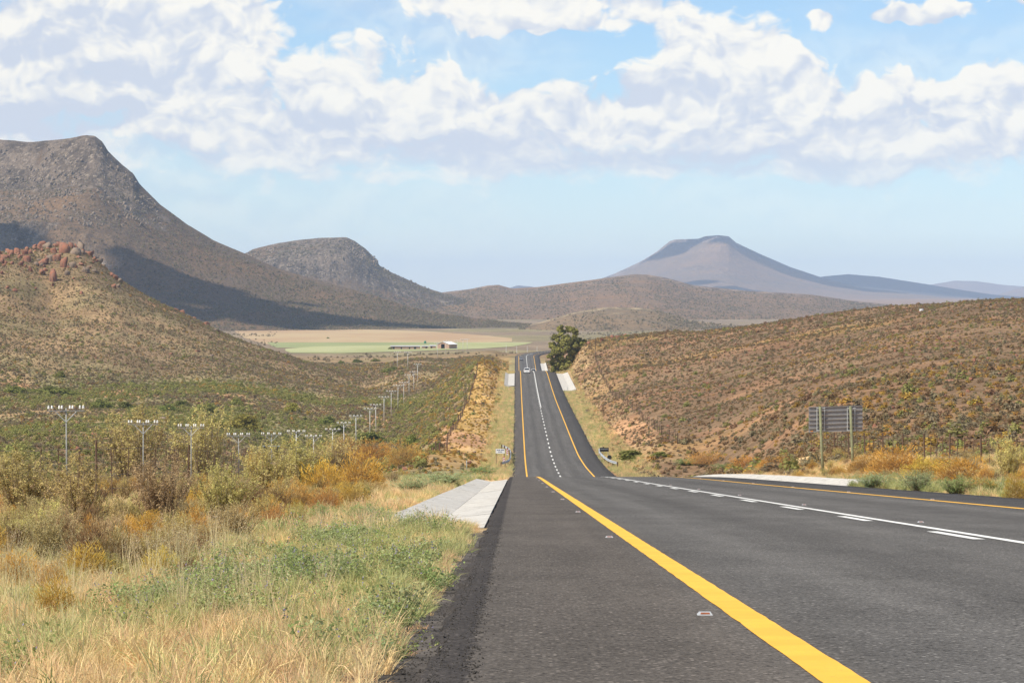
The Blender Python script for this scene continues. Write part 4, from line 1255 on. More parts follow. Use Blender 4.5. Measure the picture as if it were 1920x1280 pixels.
# ------------------------------------------------------------------ road studs
def build_studs():
    def stud(first):
        root = empty('road_stud')
        b = MB()
        w, l, h = 0.040, 0.042, 0.016
        b.add([(-w, -l, 0), (w, -l, 0), (w, l, 0), (-w, l, 0), (-w * .72, -l * .45, h), (w * .72, -l * .45, h), (w * .72, l * .45, h), (-w * .72, l * .45, h)],
              [(3, 2, 1, 0), (4, 5, 6, 7), (0, 1, 5, 4), (1, 2, 6, 5), (2, 3, 7, 6), (3, 0, 4, 7)])
        b.build('stud_body', M_STUD, root)
        k = .62
        MB().add([(-w * k, -l * .84, .0062), (w * k, -l * .84, .0062), (w * k * .9, -l * .56, .0146), (-w * k * .9, -l * .56, .0146)], [(0, 1, 2, 3)]).build('reflector', M_AMBER, root)
        return root
    proto = stud(True)
    first = True
    for side, xs, n, lab in (('left', LINE_L - 0.205, 9, 'beside the broad yellow line on the near shoulder'), ('right', LINE_R + 0.2, 8, 'beyond the yellow line of the far lane'), ('mid', LINE_C + 0.42, 6, 'just past the white centre line')):
        y = 17.9 if side != 'mid' else 27.0
        k = 0
        while k < n:
            if side == 'right' and y < 55:
                y += 18.4
                continue
            o = proto if first else copy_tree(proto)
            first = False
            o.location = (xs, y, float(road_z(y)) + 0.001)
            tag(o, 'amber road stud %s, %s from the camera' % (lab, ORD[k]), 'road stud', 'road studs')
            y += 18.4
            k += 1
build_studs()

# ------------------------------------------------------------------ grey sign seen from behind
def build_big_sign():
    d = 185.0
    X0 = (1541 - PX0) * d / F_PX
    gz0 = gz(X0, d)
    root = tag(empty('road_sign', (X0, d, gz0)), 'grey slatted back of a road sign on two wooden posts', 'sign')
    px = d / F_PX
    zt, zb = CAM_H - (763 - PY0) * px - gz0, CAM_H - (811 - PY0) * px - gz0
    xl, xr = (1517 - 1541) * px, (1618 - 1541) * px
    n = 6
    h = (zt - zb) / n
    lean = 0.03
    for i in range(n):
        z0, z1 = zb + i * h + .004, zb + (i + 1) * h - .004
        tz = lambda x: lean * (x - xl) / (xr - xl)
        V = []
        prof = [(0.0, z0), (0.0, z1 - .03), (-0.055, z1 - .03), (-0.055, z1), (0.02, z1), (0.02, z0)]
        for x in (xl, xr):
            V += [(x, y + 0.17, z + tz(x) * 3) for y, z in prof]
        F = [(a, (a + 1) % 6, (a + 1) % 6 + 6, a + 6) for a in range(6)] + [tuple(range(5, -1, -1)), tuple(range(6, 12))]
        MB().add(V, F).build('sign_slat', M_SIGNBACK, root)
    for k, (xp, top, bot) in enumerate(((1539.5, 0.02, -0.3), (1596.5, 0.05, -0.3))):
        x = (xp - 1541) * px
        post = MB().tube([(x + .14 * (k == 0) + .10 * (k == 1), 0, bot + (0.75 if k else 0) * 1), (x + .05, 0, 1.2), (x - .05, 0, zt + top)], [.082, .076, .068], 12).build('post', M_WOODG, root, smooth=True)
        for s in (-1, 1):
            bx = x + s * 0.2
            MB().box((bx - .01, 0.085, (zt + zb) / 2 + .03), (0.045, 0.03, (zt - zb) * .93)).build('bracket', M_STEEL, root)
        for zz in (zt - .06, zb + .12):
            MB().box((x, 0.06, zz), (0.46, 0.03, 0.05)).build('clamp', M_STEEL, root)
    MB().box((xl + .16, 0.165, zb + .08), (0.14, 0.01, 0.05)).build('sticker', plain('orange_sticker', (0.7, .25, .05)), root)
build_big_sign()

# ------------------------------------------------------------------ telegraph poles
def build_poles():
    root = empty('telegraph_pole')
    MB().tube([(0, 0, -0.6), (0, 0, 7.05)], [0.10, 0.075], 10).build('pole', M_POLE, root, smooth=True)
    MB().box((0, -0.11, 6.85), (2.75, 0.07, 0.07)).build('crossarm', plain('grey_crossarm', (.24, .24, .235)), root)
    for s in (-1, 1):
        MB().tube([(s * 0.06, -0.11, 6.05), (s * 0.8, -0.11, 6.80)], 0.03, 6).build('brace', M_STEEL, root)
    ins = MB().lathe((0, 0, 0), [(.03, 0), (.03, .08), (.085, .09), (.095, .16), (.06, .19), (.08, .26), (.05, .33), (.02, .35)], 10).mesh('insulator', M_PORC, True)
    for x in (-1.3, -1.05, -.5, -.3, .3, .5, 1.05, 1.3):
        link('insulator', ins, root, (x, -0.11, 6.905))
    far_pole = [c for c in root.children if c.name.startswith('pole')][0].data
    near_pole = MB().tube([(0, 0, -0.6), (0, 0, 7.05)], [0.066, 0.05], 10).mesh('pole', plain('weathered_pole', (.33, .325, .30)), True)
    spots = [(125, 260), (268, 315), (358, 360), (448, 408), (508, 470), (555, 520), (588, 575), (623, 635), (645, 690), (667.6, 745), (693.6, 800), (704.8, 850), (720, 905), (733.5, 960), (746, 1015), (757, 1070), (767, 1125), (776, 1180), (783, 1235)]
    pts = []
    for i, (x, d) in enumerate(spots):
        o = root if i == 0 else copy_tree(root)
        X = (x - PX0) * d / F_PX
        z = gz(X, d)
        o.location = (X, d, z)
        o.rotation_euler = (random.uniform(-.012, .012), random.uniform(-.012, .012), random.uniform(-.06, .06))
        [c for c in o.children if c.name.startswith('pole')][0].data = near_pole if i < 5 else far_pole
        pts.append((X, d, z + 7.1))
        lab = 'nearest pale telegraph pole, standing apart by the fence at far left' if i == 0 else 'pale telegraph pole in the valley line, %s from the near end' % ORD[i]
        tag(o, lab, 'pole', 'telegraph poles along the valley')
        if i == 4:
            MB().box((0, -0.12, 5.4), (2.4, 0.10, 0.11)).build('lower_crossarm', M_STEEL, o)
            for s in (-1, 1):
                MB().lathe((s * .75, -0.25, 4.75), [(.18, 0), (.22, .04), (.22, .58), (.12, .66), (.05, .72)], 12).build('transformer', M_BLACK, o)
            o['label'] = 'telegraph pole with two dark transformers under a second crossarm'
    for j, (x, yb, d) in enumerate([(745, 699, 1440), (764.6, 704, 1330), (857, 660, 1700), (868, 661, 1750), (876, 662, 1800), (820, 664, 1650), (836, 664, 1720)]):
        o = copy_tree(root)
        X = (x - PX0) * d / F_PX
        o.location = (X, d, gz(X, d))
        o.rotation_euler = (0, 0, random.uniform(-.3, .3))
        [c for c in o.children if c.name.startswith('pole')][0].data = far_pole
        tag(o, 'distant telegraph pole in the line below the farm, %s from the photo\'s left side' % ORD[j], 'pole', 'distant telegraph poles below the farm')
    # the wires
    for k, (dx, nm) in enumerate(((-1.3, 'outer telegraph wire on the fence side of the crossarms, sagging between poles'), (1.3, 'telegraph wire on the road side of the crossarms, sagging between poles'))):
        line = []
        allp = [(-32.0, 200.0, pts[0][2] + 2.2)] + pts
        for a, b in zip(allp[:-1], allp[1:]):
            for s in range(8):
                t = s / 8
                line.append((a[0] + (b[0] - a[0]) * t + dx, a[1] + (b[1] - a[1]) * t - .11, a[2] + (b[2] - a[2]) * t + .12 - 0.7 * 4 * t * (1 - t)))
        a = allp[-1]
        line.append((a[0] + dx, a[1], a[2] + .12))
        tag(MB().tube(line, 0.009, 4).build('telegraph_wire', M_WIRE), nm, 'wire', 'telegraph wires')
    # white road-side poles at the far bend
    for j, (x, yt, yb, d) in enumerate([(949, 648, 655, 1850), (969, 649, 656, 1880), (988.5, 646, 656, 1900), (1007, 649, 656, 1920)]):
        X = (x - PX0) * d / F_PX
        z = gz(X, d)
        p = tag(empty('marker_pole', (X, d, z)), 'thin white pole behind the far bend, %s from the left' % ORD[j], 'pole', 'white poles behind the far bend')
        MB().tube([(0, 0, -.5), (0, 0, 4.2)], [.09, .07], 8).build('pole', M_PORC, p)
        MB().lathe((0, 0, 4.2), [(.08, 0), (.10, .05), (.03, .12)], 8).build('cap', M_STEEL, p)
build_poles()

# ------------------------------------------------------------------ wire fences
def build_fence(label, path, step, hgt, thick_every=5, rad=0.028, wires=4, stay=True):
    X0, Y0 = path[0]
    root = tag(empty('wire_fence', (X0, Y0, gz(X0, Y0))), label, 'fence', 'wire fences')
    o = root.location
    thin = MB().tube([(0, 0, -.3), (0, 0, hgt)], rad, 6).mesh('post', M_WOODD)
    thick = MB().tube([(0, 0, -.3), (0.0, 0, hgt * 1.12)], [rad * 2.3, rad * 2.0], 8).mesh('post', M_WOODD)
    L = 0.0
    pts = []
    for (xa, ya), (xb, yb) in zip(path[:-1], path[1:]):
        n = max(1, int(math.hypot(xb - xa, yb - ya) / step))
        pts += [(xa + (xb - xa) * k / n, ya + (yb - ya) * k / n) for k in range(n)]
    pts.append(path[-1])
    A = np.array(pts)
    Z = ground_z(A[:, 0], A[:, 1])
    for i, ((x, y), z) in enumerate(zip(pts, Z)):
        t = i % thick_every == 0
        link('post', thick if t else thin, root, (x - o.x, y - o.y, z - o.z), (random.uniform(-.04, .04), random.uniform(-.04, .04), 0))
    for w in range(wires):
        hz = hgt * (0.25 + 0.72 * w / (wires - 1))
        MB().tube([(x - o.x, y - o.y, z - o.z + hz + random.uniform(-.015, .015)) for (x, y), z in zip(pts, Z)], 0.003 + 0.000006 * Y0, 4).build('wire', M_WIRE, root)
    return root
build_fence('dark post and wire fence behind the tall shrubs of the near verge', [(-9.8, 58), (-10.2, 195)], 3.3, 1.35, 7, 0.014)
build_fence('wire fence along the orange strip left of the far road', [(-10, 430), (-10, 640), (-10.2, 830), (-10.5, 945)], 6, 1.2, 4, 0.03, 3)
build_fence('dark wire fence behind the big sign at the foot of the red hill', [(20.5, 120), (20, 160), (20, 235)], 2.4, 1.25, 4, 0.02)
build_fence('wire fence climbing beside the road along the foot of the red hill', [(20, 430), (20, 520), (20, 640), (20, 812), (20.6, 905), (22.5, 985)], 6, 1.2, 4, 0.03, 3)
# gate frame at the far left fence
def build_gate():
    X, Y, Z = W(830, 866, 440)
    Z = gz(X, Y)
    root = tag(empty('farm_gate', (X, Y, Z)), 'small dark gate frame beside the orange strip left of the dip', 'gate')
    for x in (-.4, .55):
        MB().tube([(x, 0, -.2), (x, 0, 1.15)], .08, 8).build('post', M_RUST, root)
    for z in (.45, .95):
        MB().tube([(-.4, 0, z), (.55, 0, z)], .03, 6).build('rail', M_RUST, root)
    p = tag(MB().tube([(0, 0, -.2), (0, 0, .55), (.01, 0, .62)], [.13, .12, .07], 8).build('stump_post', M_RUST, None, (X - 1.25, Y, gz(X - 1.25, Y))), 'short dark stump post left of the gate frame', 'post')
build_gate()

# ------------------------------------------------------------------ guard rails and small signs in the dip
def build_rail(label, pts, face):
    root = tag(empty('guard_rail', (pts[0][0], pts[0][1], float(road_z(pts[0][1])))), label, 'guard rail', 'guard rails in the dip')
    o = root.location
    prof = [(0, .40), (.07, .46), (.0, .54), (.0, .58), (.07, .66), (0, .72)]
    V = []
    for (x, y) in pts:
        z = float(road_z(y)) - o.z
        V += [(x - o.x + face * a, y - o.y, z + b) for a, b in prof]
        V += [(x - o.x + face * (a - .02), y - o.y, z + b) for a, b in prof[::-1]]
    m = 12
    F = [(i * m + k, i * m + (k + 1) % m, (i + 1) * m + (k + 1) % m, (i + 1) * m + k) for i in range(len(pts) - 1) for k in range(m)]
    MB().add(V, F).build('rail', M_STEEL, root)
    for (x, y) in pts[::1]:
        z = float(road_z(y)) - o.z
        MB().box((x - o.x - face * .10, y - o.y, z + .22), (.15, .15, 1.0)).build('post', M_WOODD, root)
    return root
build_rail('curved steel guard rail left of the road in the dip', [(-1.75, 424), (-1.25, 430), (-.95, 436), (-.8, 444), (-.75, 456), (-.75, 468), (-.85, 480), (-1.1, 490), (-1.6, 496), (-2.0, 500)], 1)
build_rail('curved steel guard rail right of the road in the dip', [(12.3, 424), (11.9, 431), (11.6, 440), (11.45, 452), (11.4, 464), (11.45, 476), (11.7, 486), (12.3, 492)], -1)

def build_small_signs():
    X, Y, _ = W(938, 864, 436)
    Z = gz(X, Y)
    root = tag(empty('notice_sign', (X, Y, Z)), 'white notice board on two thin posts left of the dip', 'sign')
    for x in (-.5, .5):
        MB().tube([(x, 0, -.3), (x, 0, 2.15)], .035, 6).build('post', M_WOODD, root)
    MB().box((0, -.05, 1.85), (1.15, .03, .58)).build('board', M_WHITEP, root)
    for row, words in enumerate(([-.36, -.12, .16, .36], [-.16, .1])):
        for k, x in enumerate(words):
            MB().box((x, -.071, 1.98 - row * .22), (.16 + .05 * (k % 2), .006, .09)).build('lettering', M_INK, root)
    for (xp, yp, d, lab) in ((951, 848, 470, 'red and white striped hazard plate by the far rail end'), (944.5, 867, 432, 'red and white striped hazard plate at the near rail end')):
        X, Y, _ = W(xp, yp, d)
        Z = gz(X, Y)
        h = tag(empty('hazard_plate', (X, Y, Z)), lab, 'sign', 'hazard plates in the dip')
        MB().tube([(0, 0, -.3), (0, 0, 1.2)], .035, 6).build('post', M_STEEL, h)
        pl = MB().box((0, -.05, .82), (.24, .02, .78)).build('plate', M_WHITEP, h)
        for k in range(3):
            z = .56 + k * .25
            MB().add([(-.115, -.063, z - .02), (.115, -.063, z + .1), (.115, -.063, z + .22), (-.115, -.063, z + .10)], [(0, 1, 2, 3)]).build('stripe', M_REDP, h)
    # backs of the signs for oncoming traffic
    X, Y, _ = W(1133, 838, 455)
    Z = gz(X, Y)
    b = tag(empty('sign_back', (X, Y, Z)), 'small black sign back on thin posts right of the dip', 'sign')
    for x in (-.5, .5):
        MB().tube([(x, .05, -.3), (x, .05, 1.9)], .035, 6).build('post', M_STEEL, b)
    MB().box((0, 0, 1.55), (1.2, .03, .5)).build('board', M_BLACK, b)
    MB().box((0, -.02, 1.62), (1.0, .02, .05)).build('bracket', M_STEEL, b)
    X, Y, _ = W(1143, 845, 448)
    Z = gz(X, Y)
    c = tag(empty('round_sign', (X, Y, Z)), 'black round sign back on a low post beside the right rail', 'sign')
    MB().tube([(0, 0, -.3), (0, 0, .75)], .03, 6).build('post', M_STEEL, c)
    V = [(.30 * math.cos(a * math.pi / 12), y, .72 + .30 * math.sin(a * math.pi / 12)) for y in (-.06, -.035) for a in range(24)]
    MB().add(V, [tuple(range(24))] + [tuple(range(47, 23, -1))] + [(k, (k + 1) % 24 + 0, (k + 1) % 24 + 24, k + 24)[::-1] for k in range(24)]).build('disc', M_BLACK, c)
    for (xp, yp, d, lab) in ((1123, 834, 480, 'thin grey post just left of the small black sign back'), (843, 722, 860, None), (1064, 722, 820, 'thin grey marker post at the lower end of the wide drain'), (954, 722, 840, 'small white marker post below the far left drain'), (875, 885, 395, 'thin grey post standing in the grass left of the dip')):
        if lab is None:
            continue
        X, Y, _ = W(xp, yp, d)
        Z = gz(X, Y)
        p = tag(empty('marker_post', (X, Y, Z)), lab, 'post', 'roadside marker posts')
        MB().tube([(0, 0, -.2), (0, 0, 1.0)], .05, 8).build('post', M_STEEL, p)
        MB().box((0, -.055, .82), (.08, .01, .12)).build('reflector', M_WHITEP, p)
build_small_signs()

# ------------------------------------------------------------------ cars
def build_car(label, X, Y, paint, heading=0.0, van=False):
    root = tag(empty('car', (X, Y, float(road_z(Y)) + 0.005), heading), label, 'car', 'cars on the road')
    slope = (float(road_z(Y + 2)) - float(road_z(Y - 2))) / 4
    root.rotation_euler = (slope * math.cos(heading), 0, heading)
    # body sections from rear (y=-2) to nose (y=2): (y, half width, sill z, waist z)
    secs = [(-2.02, .70, .42, .80), (-1.95, .80, .32, .92), (-1.5, .86, .26, .98), (0, .88, .24, .96), (1.2, .86, .25, .90), (1.8, .80, .30, .78), (2.0, .66, .40, .64)]
    V, F = [], []
    for (y, w, a, b) in secs:
        V += [(-w * .92, y, a), (-w, y, a + .12), (-w, y, b - .16), (-w * .93, y, b), (w * .93, y, b), (w, y, b - .16), (w, y, a + .12), (w * .92, y, a)]
    for i in range(len(secs) - 1):
        F += [(i * 8 + k, i * 8 + (k + 1) % 8, (i + 1) * 8 + (k + 1) % 8, (i + 1) * 8 + k) for k in range(8)]
    F += [tuple(range(7, -1, -1)), tuple((len(secs) - 1) * 8 + k for k in range(8))]
    body = MB().add([(x, y, z) for x, y, z in V], [f[::-1] for f in F]).build('body', paint, root, smooth=False)
    top = 1.75 if van else 1.46
    g = [(-1.92, .76, .90), (-1.45, .62, top - .03), (.35, .62, top), (1.15, .74, .90)]
    V = []
    for (y, w, z) in g:
        V += [(-w, y, z), (w, y, z)]
    low = [(-.80, -1.9, .9), (.80, -1.9, .9), (.80, 1.15, .9), (-.80, 1.15, .9)]
    # roof and pillars
    MB().add([(-.62, -1.45, top - .05), (.62, -1.45, top - .05), (.62, .35, top - .03), (-.62, .35, top - .03), (-.58, -1.35, top + .02), (.58, -1.35, top + .02), (.58, .25, top + .03), (-.58, .25, top + .03)],
             [(3, 2, 1, 0), (4, 5, 6, 7), (0, 1, 5, 4), (1, 2, 6, 5), (2, 3, 7, 6), (3, 0, 4, 7)]).build('roof', paint, root)
    for s in (-1, 1):
        for (ya, yb, za) in ((-1.88, -1.45, .9), (-.45, -.45, .95), (1.12, .35, .9)):
            MB().tube([(s * .80, ya, za), (s * .62, yb, top - .02)], .045, 6).build('pillar', paint, root)
        MB().add([(s * .79, -1.8, .93), (s * .79, 1.05, .93), (s * .615, .33, top - .05), (s * .615, -1.42, top - .05)], [(0, 1, 2, 3)]).build('side_window', M_GLASS, root)
        MB().box((s * .66, -1.985, .74), (.2, .06, .2)).build('tail_light', M_TAIL, root)
        MB().box((s * .60, 1.90, .62), (.24, .08, .12)).build('headlight', M_PORC, root)
    MB().add([(-.74, -1.9, .94), (.74, -1.9, .94), (.58, -1.47, top - .06), (-.58, -1.47, top - .06)], [(0, 1, 2, 3)]).build('rear_window', M_GLASS, root)
    MB().add([(-.74, 1.13, .93), (.74, 1.13, .93), (.58, .37, top - .05), (-.58, .37, top - .05)], [(3, 2, 1, 0)]).build('windscreen', M_GLASS, root)
    MB().box((0, -2.05, .44), (1.45, .14, .22)).build('bumper', M_TYRE if paint is M_CARS else paint, root)
    MB().box((0, -2.06, .70), (.5, .03, .12)).build('number_plate', M_WHITEP, root)
    for sx in (-1, 1):
        for y in (-1.25, 1.3):
            w = MB()
            V, F = [], []
            for x in (-.1, .1):
                for k in range(16):
                    V.append((x, .31 * math.cos(k * math.pi / 8), .31 * math.sin(k * math.pi / 8)))
            F = [(k, (k + 1) % 16, (k + 1) % 16 + 16, k + 16) for k in range(16)] + [tuple(range(15, -1, -1)), tuple(range(16, 32))]
            wheel = w.add(V, F).build('wheel', M_TYRE, root, (sx * .78, y, .31))
            V = [(sx * .104, .2 * math.cos(k * math.pi / 6), .2 * math.sin(k * math.pi / 6)) for k in range(12)]
            MB().add(V, [tuple(range(12))]).build('rim', M_RIM, wheel)
    return root
build_car('white hatchback driving away over the far crest', 2.95, 963, M_CARW)
build_car('dark silver hatchback driving away near the far bend', 2.35, 1640, M_CARS)
build_car('white oncoming car, only its roof showing over the far crest', 5.45, 1098, M_CARW, math.pi)

# ------------------------------------------------------------------ farm on the plain
def build_farm():
    # white roofed barn
    X, Y, _ = W(838, 654, 2230)
    Z = gz(X, Y)
    barn = tag(empty('barn', (X, Y, Z), R(-32)), 'pink walled barn with a bright white roof by the green field', 'barn')
    w, l, h, r = 4.6, 9.0, 3.0, 4.5
    t = .25
    # front gable with a doorway, built round the opening
    def panel(nm, pts, y, parent=barn, mat=M_BRICK):
        V = [(x, y, z) for x, z in pts] + [(x, y + t, z) for x, z in pts]
        n = len(pts)
        MB().add(V, [tuple(range(n)), tuple(range(2 * n - 1, n - 1, -1))] + [(k, k + n, (k + 1) % n + n, (k + 1) % n) for k in range(n)]).build(nm, mat, parent)
    panel('wall', [(-w, -.5), (-1.6, -.5), (-1.6, 3.0), (-w, h)], -l / 2)
    panel('wall', [(1.2, -.5), (w, -.5), (w, h), (1.2, 3.0)], -l / 2)
    panel('gable', [(-w, h + .004), (w, h + .004), (0, r)], -l / 2)
    panel('wall', [(-w, -.5), (w, -.5), (w, h), (0, r), (-w, h)], l / 2)
    for s in (-1, 1):
        MB().box((s * (w - t / 2), 0.1, h / 2 - .25), (t, l - .3, h + .5)).build('wall', M_BRICK, barn)
        V = [(s * (w + .35), -l / 2 - .4, h - .1), (s * (w + .35), l / 2 + .5, h - .1), (0, l / 2 + .5, r + .12), (0, -l / 2 - .4, r + .12)]
        V += [(x, y, z - .1) for x, y, z in V]
        MB().add(V, [(0, 1, 2, 3), (7, 6, 5, 4), (0, 4, 5, 1), (1, 5, 6, 2), (2, 6, 7, 3), (3, 7, 4, 0)]).build('roof', M_ROOFW, barn)
    # long low house
    def low(label, x, y, d, length, depth, hh, rise, wallm, roofm, openings, rz=0.0, name='farm_building'):
        X, Y, _ = W(x, y, d)
        Z = gz(X, Y)
        o = tag(empty(name, (X, Y, Z), rz), label, 'building', 'farm buildings')
        MB().box((0, 0, hh / 2 - .3), (length, depth, hh + .6)).build('wall', wallm, o)
        V = [(-length / 2 - .3, -depth / 2 - .3, hh), (length / 2 + .3, -depth / 2 - .3, hh), (length / 2 + .3, 0, hh + rise), (-length / 2 - .3, 0, hh + rise), (-length / 2 - .3, depth / 2 + .3, hh), (length / 2 + .3, depth / 2 + .3, hh)]
        MB().add(V, [(0, 1, 2, 3), (3, 2, 5, 4), (0, 4, 5, 1), (0, 3, 4), (1, 5, 2)]).build('roof', roofm, o, (0, 0, .01))
        for (dx, ww, h2) in openings:
            MB().box((dx, -depth / 2 - .02, h2 / 2 + .1), (ww, .1, h2)).build('door', M_DARKIN, o)  # dark panel on the wall; shade inside the opening is put into its colour
    low('long low pink farm building with a grey sheet roof', 760, 658.5, 2200, 18.5, 5, 1.9, .6, M_BRICK, M_ROOFG, [(-7.5, 1.2, 1.5), (-2.6, .9, 1.4), (6.0, 1.4, 1.4), (2.5, .8, 1.2)], R(4))
    low('small grey roofed shed right of the long farm building', 797, 655, 2230, 4.2, 3.4, 1.5, .5, M_BRICK, M_ROOFG, [(0.8, 1.0, 1.2)])
    low('little brown shed between the grey shed and the barn', 811.5, 654.5, 2240, 3.9, 3, 1.6, .7, M_BRICK, M_ROOFG, [(-.8, .9, 1.2)])
    X, Y, _ = W(797, 652, 2260)
    Z = gz(X, Y)
    tk = tag(empty('water_tank', (X, Y, Z)), 'dark green water tank on a tall stand behind the farm sheds', 'water tank')
    MB().lathe((0, 0, 3.0), [(.75, 0), (.8, .1), (.8, 1.3), (.7, 1.5), (.2, 1.7)], 14).build('tank', M_TANKG, tk)
    for sx in (-.55, .55):
        for sy in (-.55, .55):
            MB().tube([(sx * 1.2, sy * 1.2, -.5), (sx, sy, 3.0)], .07, 6).build('leg', M_STEEL, tk)
    MB().box((0, 0, 2.97), (1.5, 1.5, .08)).build('platform', M_STEEL, tk)
    # white tank on the right-hand skyline
    X, Y, _ = W(1728, 573, 815)
    Z = gz(X, Y)
    w2 = tag(empty('reservoir', (X, Y, Z)), 'small white reservoir on the skyline of the red hill', 'water tank')
    MB().lathe((0, 0, -.3), [(.52, 0), (.52, .9)], 16).build('wall', M_WHITEP, w2)
    MB().lathe((0, 0, .601), [(.55, 0), (.55, .06), (.1, .16)], 16).build('lid', M_ROOFG, w2)
build_farm()

# ------------------------------------------------------------------ boulders
def rock_mesh(seed, mat, sharp=0.3, sub=3):
    r = np.random.default_rng(seed)
    import bmesh
    bm = bmesh.new()
    bmesh.ops.create_icosphere(bm, subdivisions=sub, radius=1.0)
    V = np.array([v.co[:] for v in bm.verts])
    F = np.array([[v.index for v in f.verts] for f in bm.faces])
    bm.free()
    # chop by random planes for angular faces, then roughen
    for k in range(22):
        n = r.normal(size=3); n /= np.linalg.norm(n)
        c = r.uniform(.36, .66)
        d = V @ n
        V = V - np.outer(np.maximum(d - c, 0), n)
    V = V * (1 + .14 * fbm(V[:, 0] * 2.6 + seed, V[:, 1] * 2.6 + V[:, 2] * 1.1, 4))[:, None]
    V[:, 2] += .25
    V *= np.array([.55, .55, .62]) / .62
    return mesh_np('boulder', V, F, mat)
def rock_material(name, a, b, c):
    m, t = new_mat(name)
    tc = t.n('ShaderNodeTexCoord').outputs['Object']
    n = t.noise(tc, 2.2, 6, .65)
    s = t.noise(t.vm('MULTIPLY', tc, (1, 1, .35)), 4.5, 5, .6)
    col = t.mix(t.ss(n, .35, .65), a, b)
    col = t.mix(t.ss(s, .52, .7), col, c)
    return finish(m, t, col, .95, .1, s, .8, .15)
def build_boulders():
    red = rock_material('red_sandstone', (.31, .13, .08), (.25, .145, .10), (.13, .075, .055))
    grey = rock_material('grey_sandstone', (.27, .20, .145), (.22, .16, .12), (.13, .10, .075))
    mr = [rock_mesh(s, red, .3, 2) for s in (1, 2, 3, 4, 5)]
    mg = [rock_mesh(s, grey, .3, 2) for s in (6, 7, 8)]
    crest = [(600, 200, 130, 110, 0), (660, 265, 110, 90, 1), (760, 235, 90, 60, 0), (850, 230, 120, 95, 0), (890, 345, 200, 165, 0), (985, 225, 80, 105, 0), (1040, 240, 60, 110, 0), (1110, 305, 105, 185, 1), (1215, 305, 110, 115, 0), (1050, 385, 190, 130, 1), (1340, 435, 150, 95, 1), (130, 330, 110, 95, 0), (240, 320, 125, 85, 0), (345, 355, 90, 105, 0), (430, 345, 80, 80, 0), (380, 455, 110, 110, 0), (600, 475, 150, 125, 0), (700, 435, 110, 125, 1), (790, 445, 110, 140, 0), (880, 515, 105, 165, 0), (990, 555, 95, 120, 1), (420, 580, 60, 90, 0), (740, 705, 170, 190, 0), (1190, 615, 130, 90, 1), (1310, 610, 110, 60, 1), (55, 385, 120, 70, 0), (40, 445, 70, 60, 0), (80, 490, 70, 50, 0), (555, 300, 70, 50, 0), (1590, 690, 100, 70, 0), (1440, 500, 60, 60, 1), (735, 820, 70, 50, 0), (1130, 890, 60, 50, 0), (600, 560, 80, 45, 0), (480, 210, 80, 60, 0)]
    def place(i, x, y, wpx, hpx, tone, d=None, label=None, group=None, tilt=.3):
        X, Y, Z = hit(x, y) if d is None else W(x, y, d)
        if Y > 1560 and x < 600:
            X, Y, Z = W(x, y, 1515)
        if x > 1000 and Y > 1020:
            X, Y, Z = W(x, y, 975)
        sc = Y / F_PX
        me = (mg if tone else mr)[i % (3 if tone else 5)]
        o = link('boulder', me, None, (X, Y, gz(X, Y) - .22 * hpx * sc), (random.uniform(-tilt, tilt) * .5, random.uniform(-tilt, tilt), random.random() * 6.28))
        o.scale = (wpx * sc, wpx * sc * random.uniform(.8, 1.2), hpx * sc)
        return tag(o, label, 'boulder', group)
    SC = 260 / 1920.0
    order = sorted(range(len(crest)), key=lambda k: crest[k][0])
    for rank, k in enumerate(order):
        cx, cy, w, h, tone = crest[k]
        lab = '%s boulder in the hilltop outcrop, %s from its left end' % ('grey' if tone else 'red', ORD[rank])
        place(k, cx * SC, 430 + cy * SC, w * SC * 1.0, h * SC * 1.3, tone, None, lab, 'boulders of the hilltop outcrop')
    others = [(340, 572, 16, 9, 0), (330, 565, 12, 8, 0), (388, 606, 14, 13, 0), (352, 566, 10, 7, 1), (405, 622, 18, 8, 1), (365, 583, 10, 8, 0), (320, 668, 8, 5, 0), (348, 670, 7, 6, 0), (370, 664, 9, 6, 0), (395, 670, 10, 6, 1)]
    for k, (x, y, w, h, tone) in enumerate(others):
        place(k, x, y, w, h, tone, None, 'small %s rock on the right shoulder of the left hill, %s from its left end' % ('grey' if tone else 'red', ORD[k]), 'rocks on the hill shoulder')
    flat = [(229, 792, 9, 13, 0), (266, 780, 11, 8, 0), (144, 803, 8, 13, 0), (96, 813, 13, 10, 0), (114, 810, 10, 8, 1), (108, 793, 8, 5, 0), (177, 815, 15, 10, 0), (306, 795, 11, 9, 1), (357, 804, 11, 11, 0), (312, 810, 12, 12, 0), (66, 789, 7, 5, 0), (170, 795, 7, 6, 1), (293, 806, 13, 8, 1)]
    for k, (x, y, w, h, tone) in enumerate(sorted(flat)):
        place(k, x, y, w, h, tone, None, '%s rock on the stony flat behind the left fence, %s from the left' % ('tan' if tone else 'red', ORD[k]), 'rocks on the stony flat')
    rh = [(1128, 630, 8, 13, 0), (1147, 634, 10, 9, 0), (1157, 634, 7, 7, 0), (1172, 631, 9, 8, 0), (1104, 632, 9, 8, 0), (1784, 733, 22, 9, 0), (1640, 795, 12, 7, 0), (1652, 792, 9, 6, 0), (1350, 833, 8, 6, 0), (1253, 838, 8, 8, 0)]
    for k, (x, y, w, h, tone) in enumerate(sorted(rh)):
        place(k, x, y, w, h, tone, None, 'red rock on the slope of the right hill, %s from the left' % ORD[k], 'rocks on the right hill')
    # countless small stones
    n = 260
    ox = rng.uniform(-20, 225, n); oy = 455 + (ox - 110) ** 2 / 700 + np.abs(rng.normal(size=n)) * 30
    pts = []
    for a, b in zip(ox, oy):
        X, Y, Z = hit(a, b)
        if Y < 1560: pts.append((X, Y))
    OUT = np.array(pts)
    c = bpy.data.collections.new('stones')
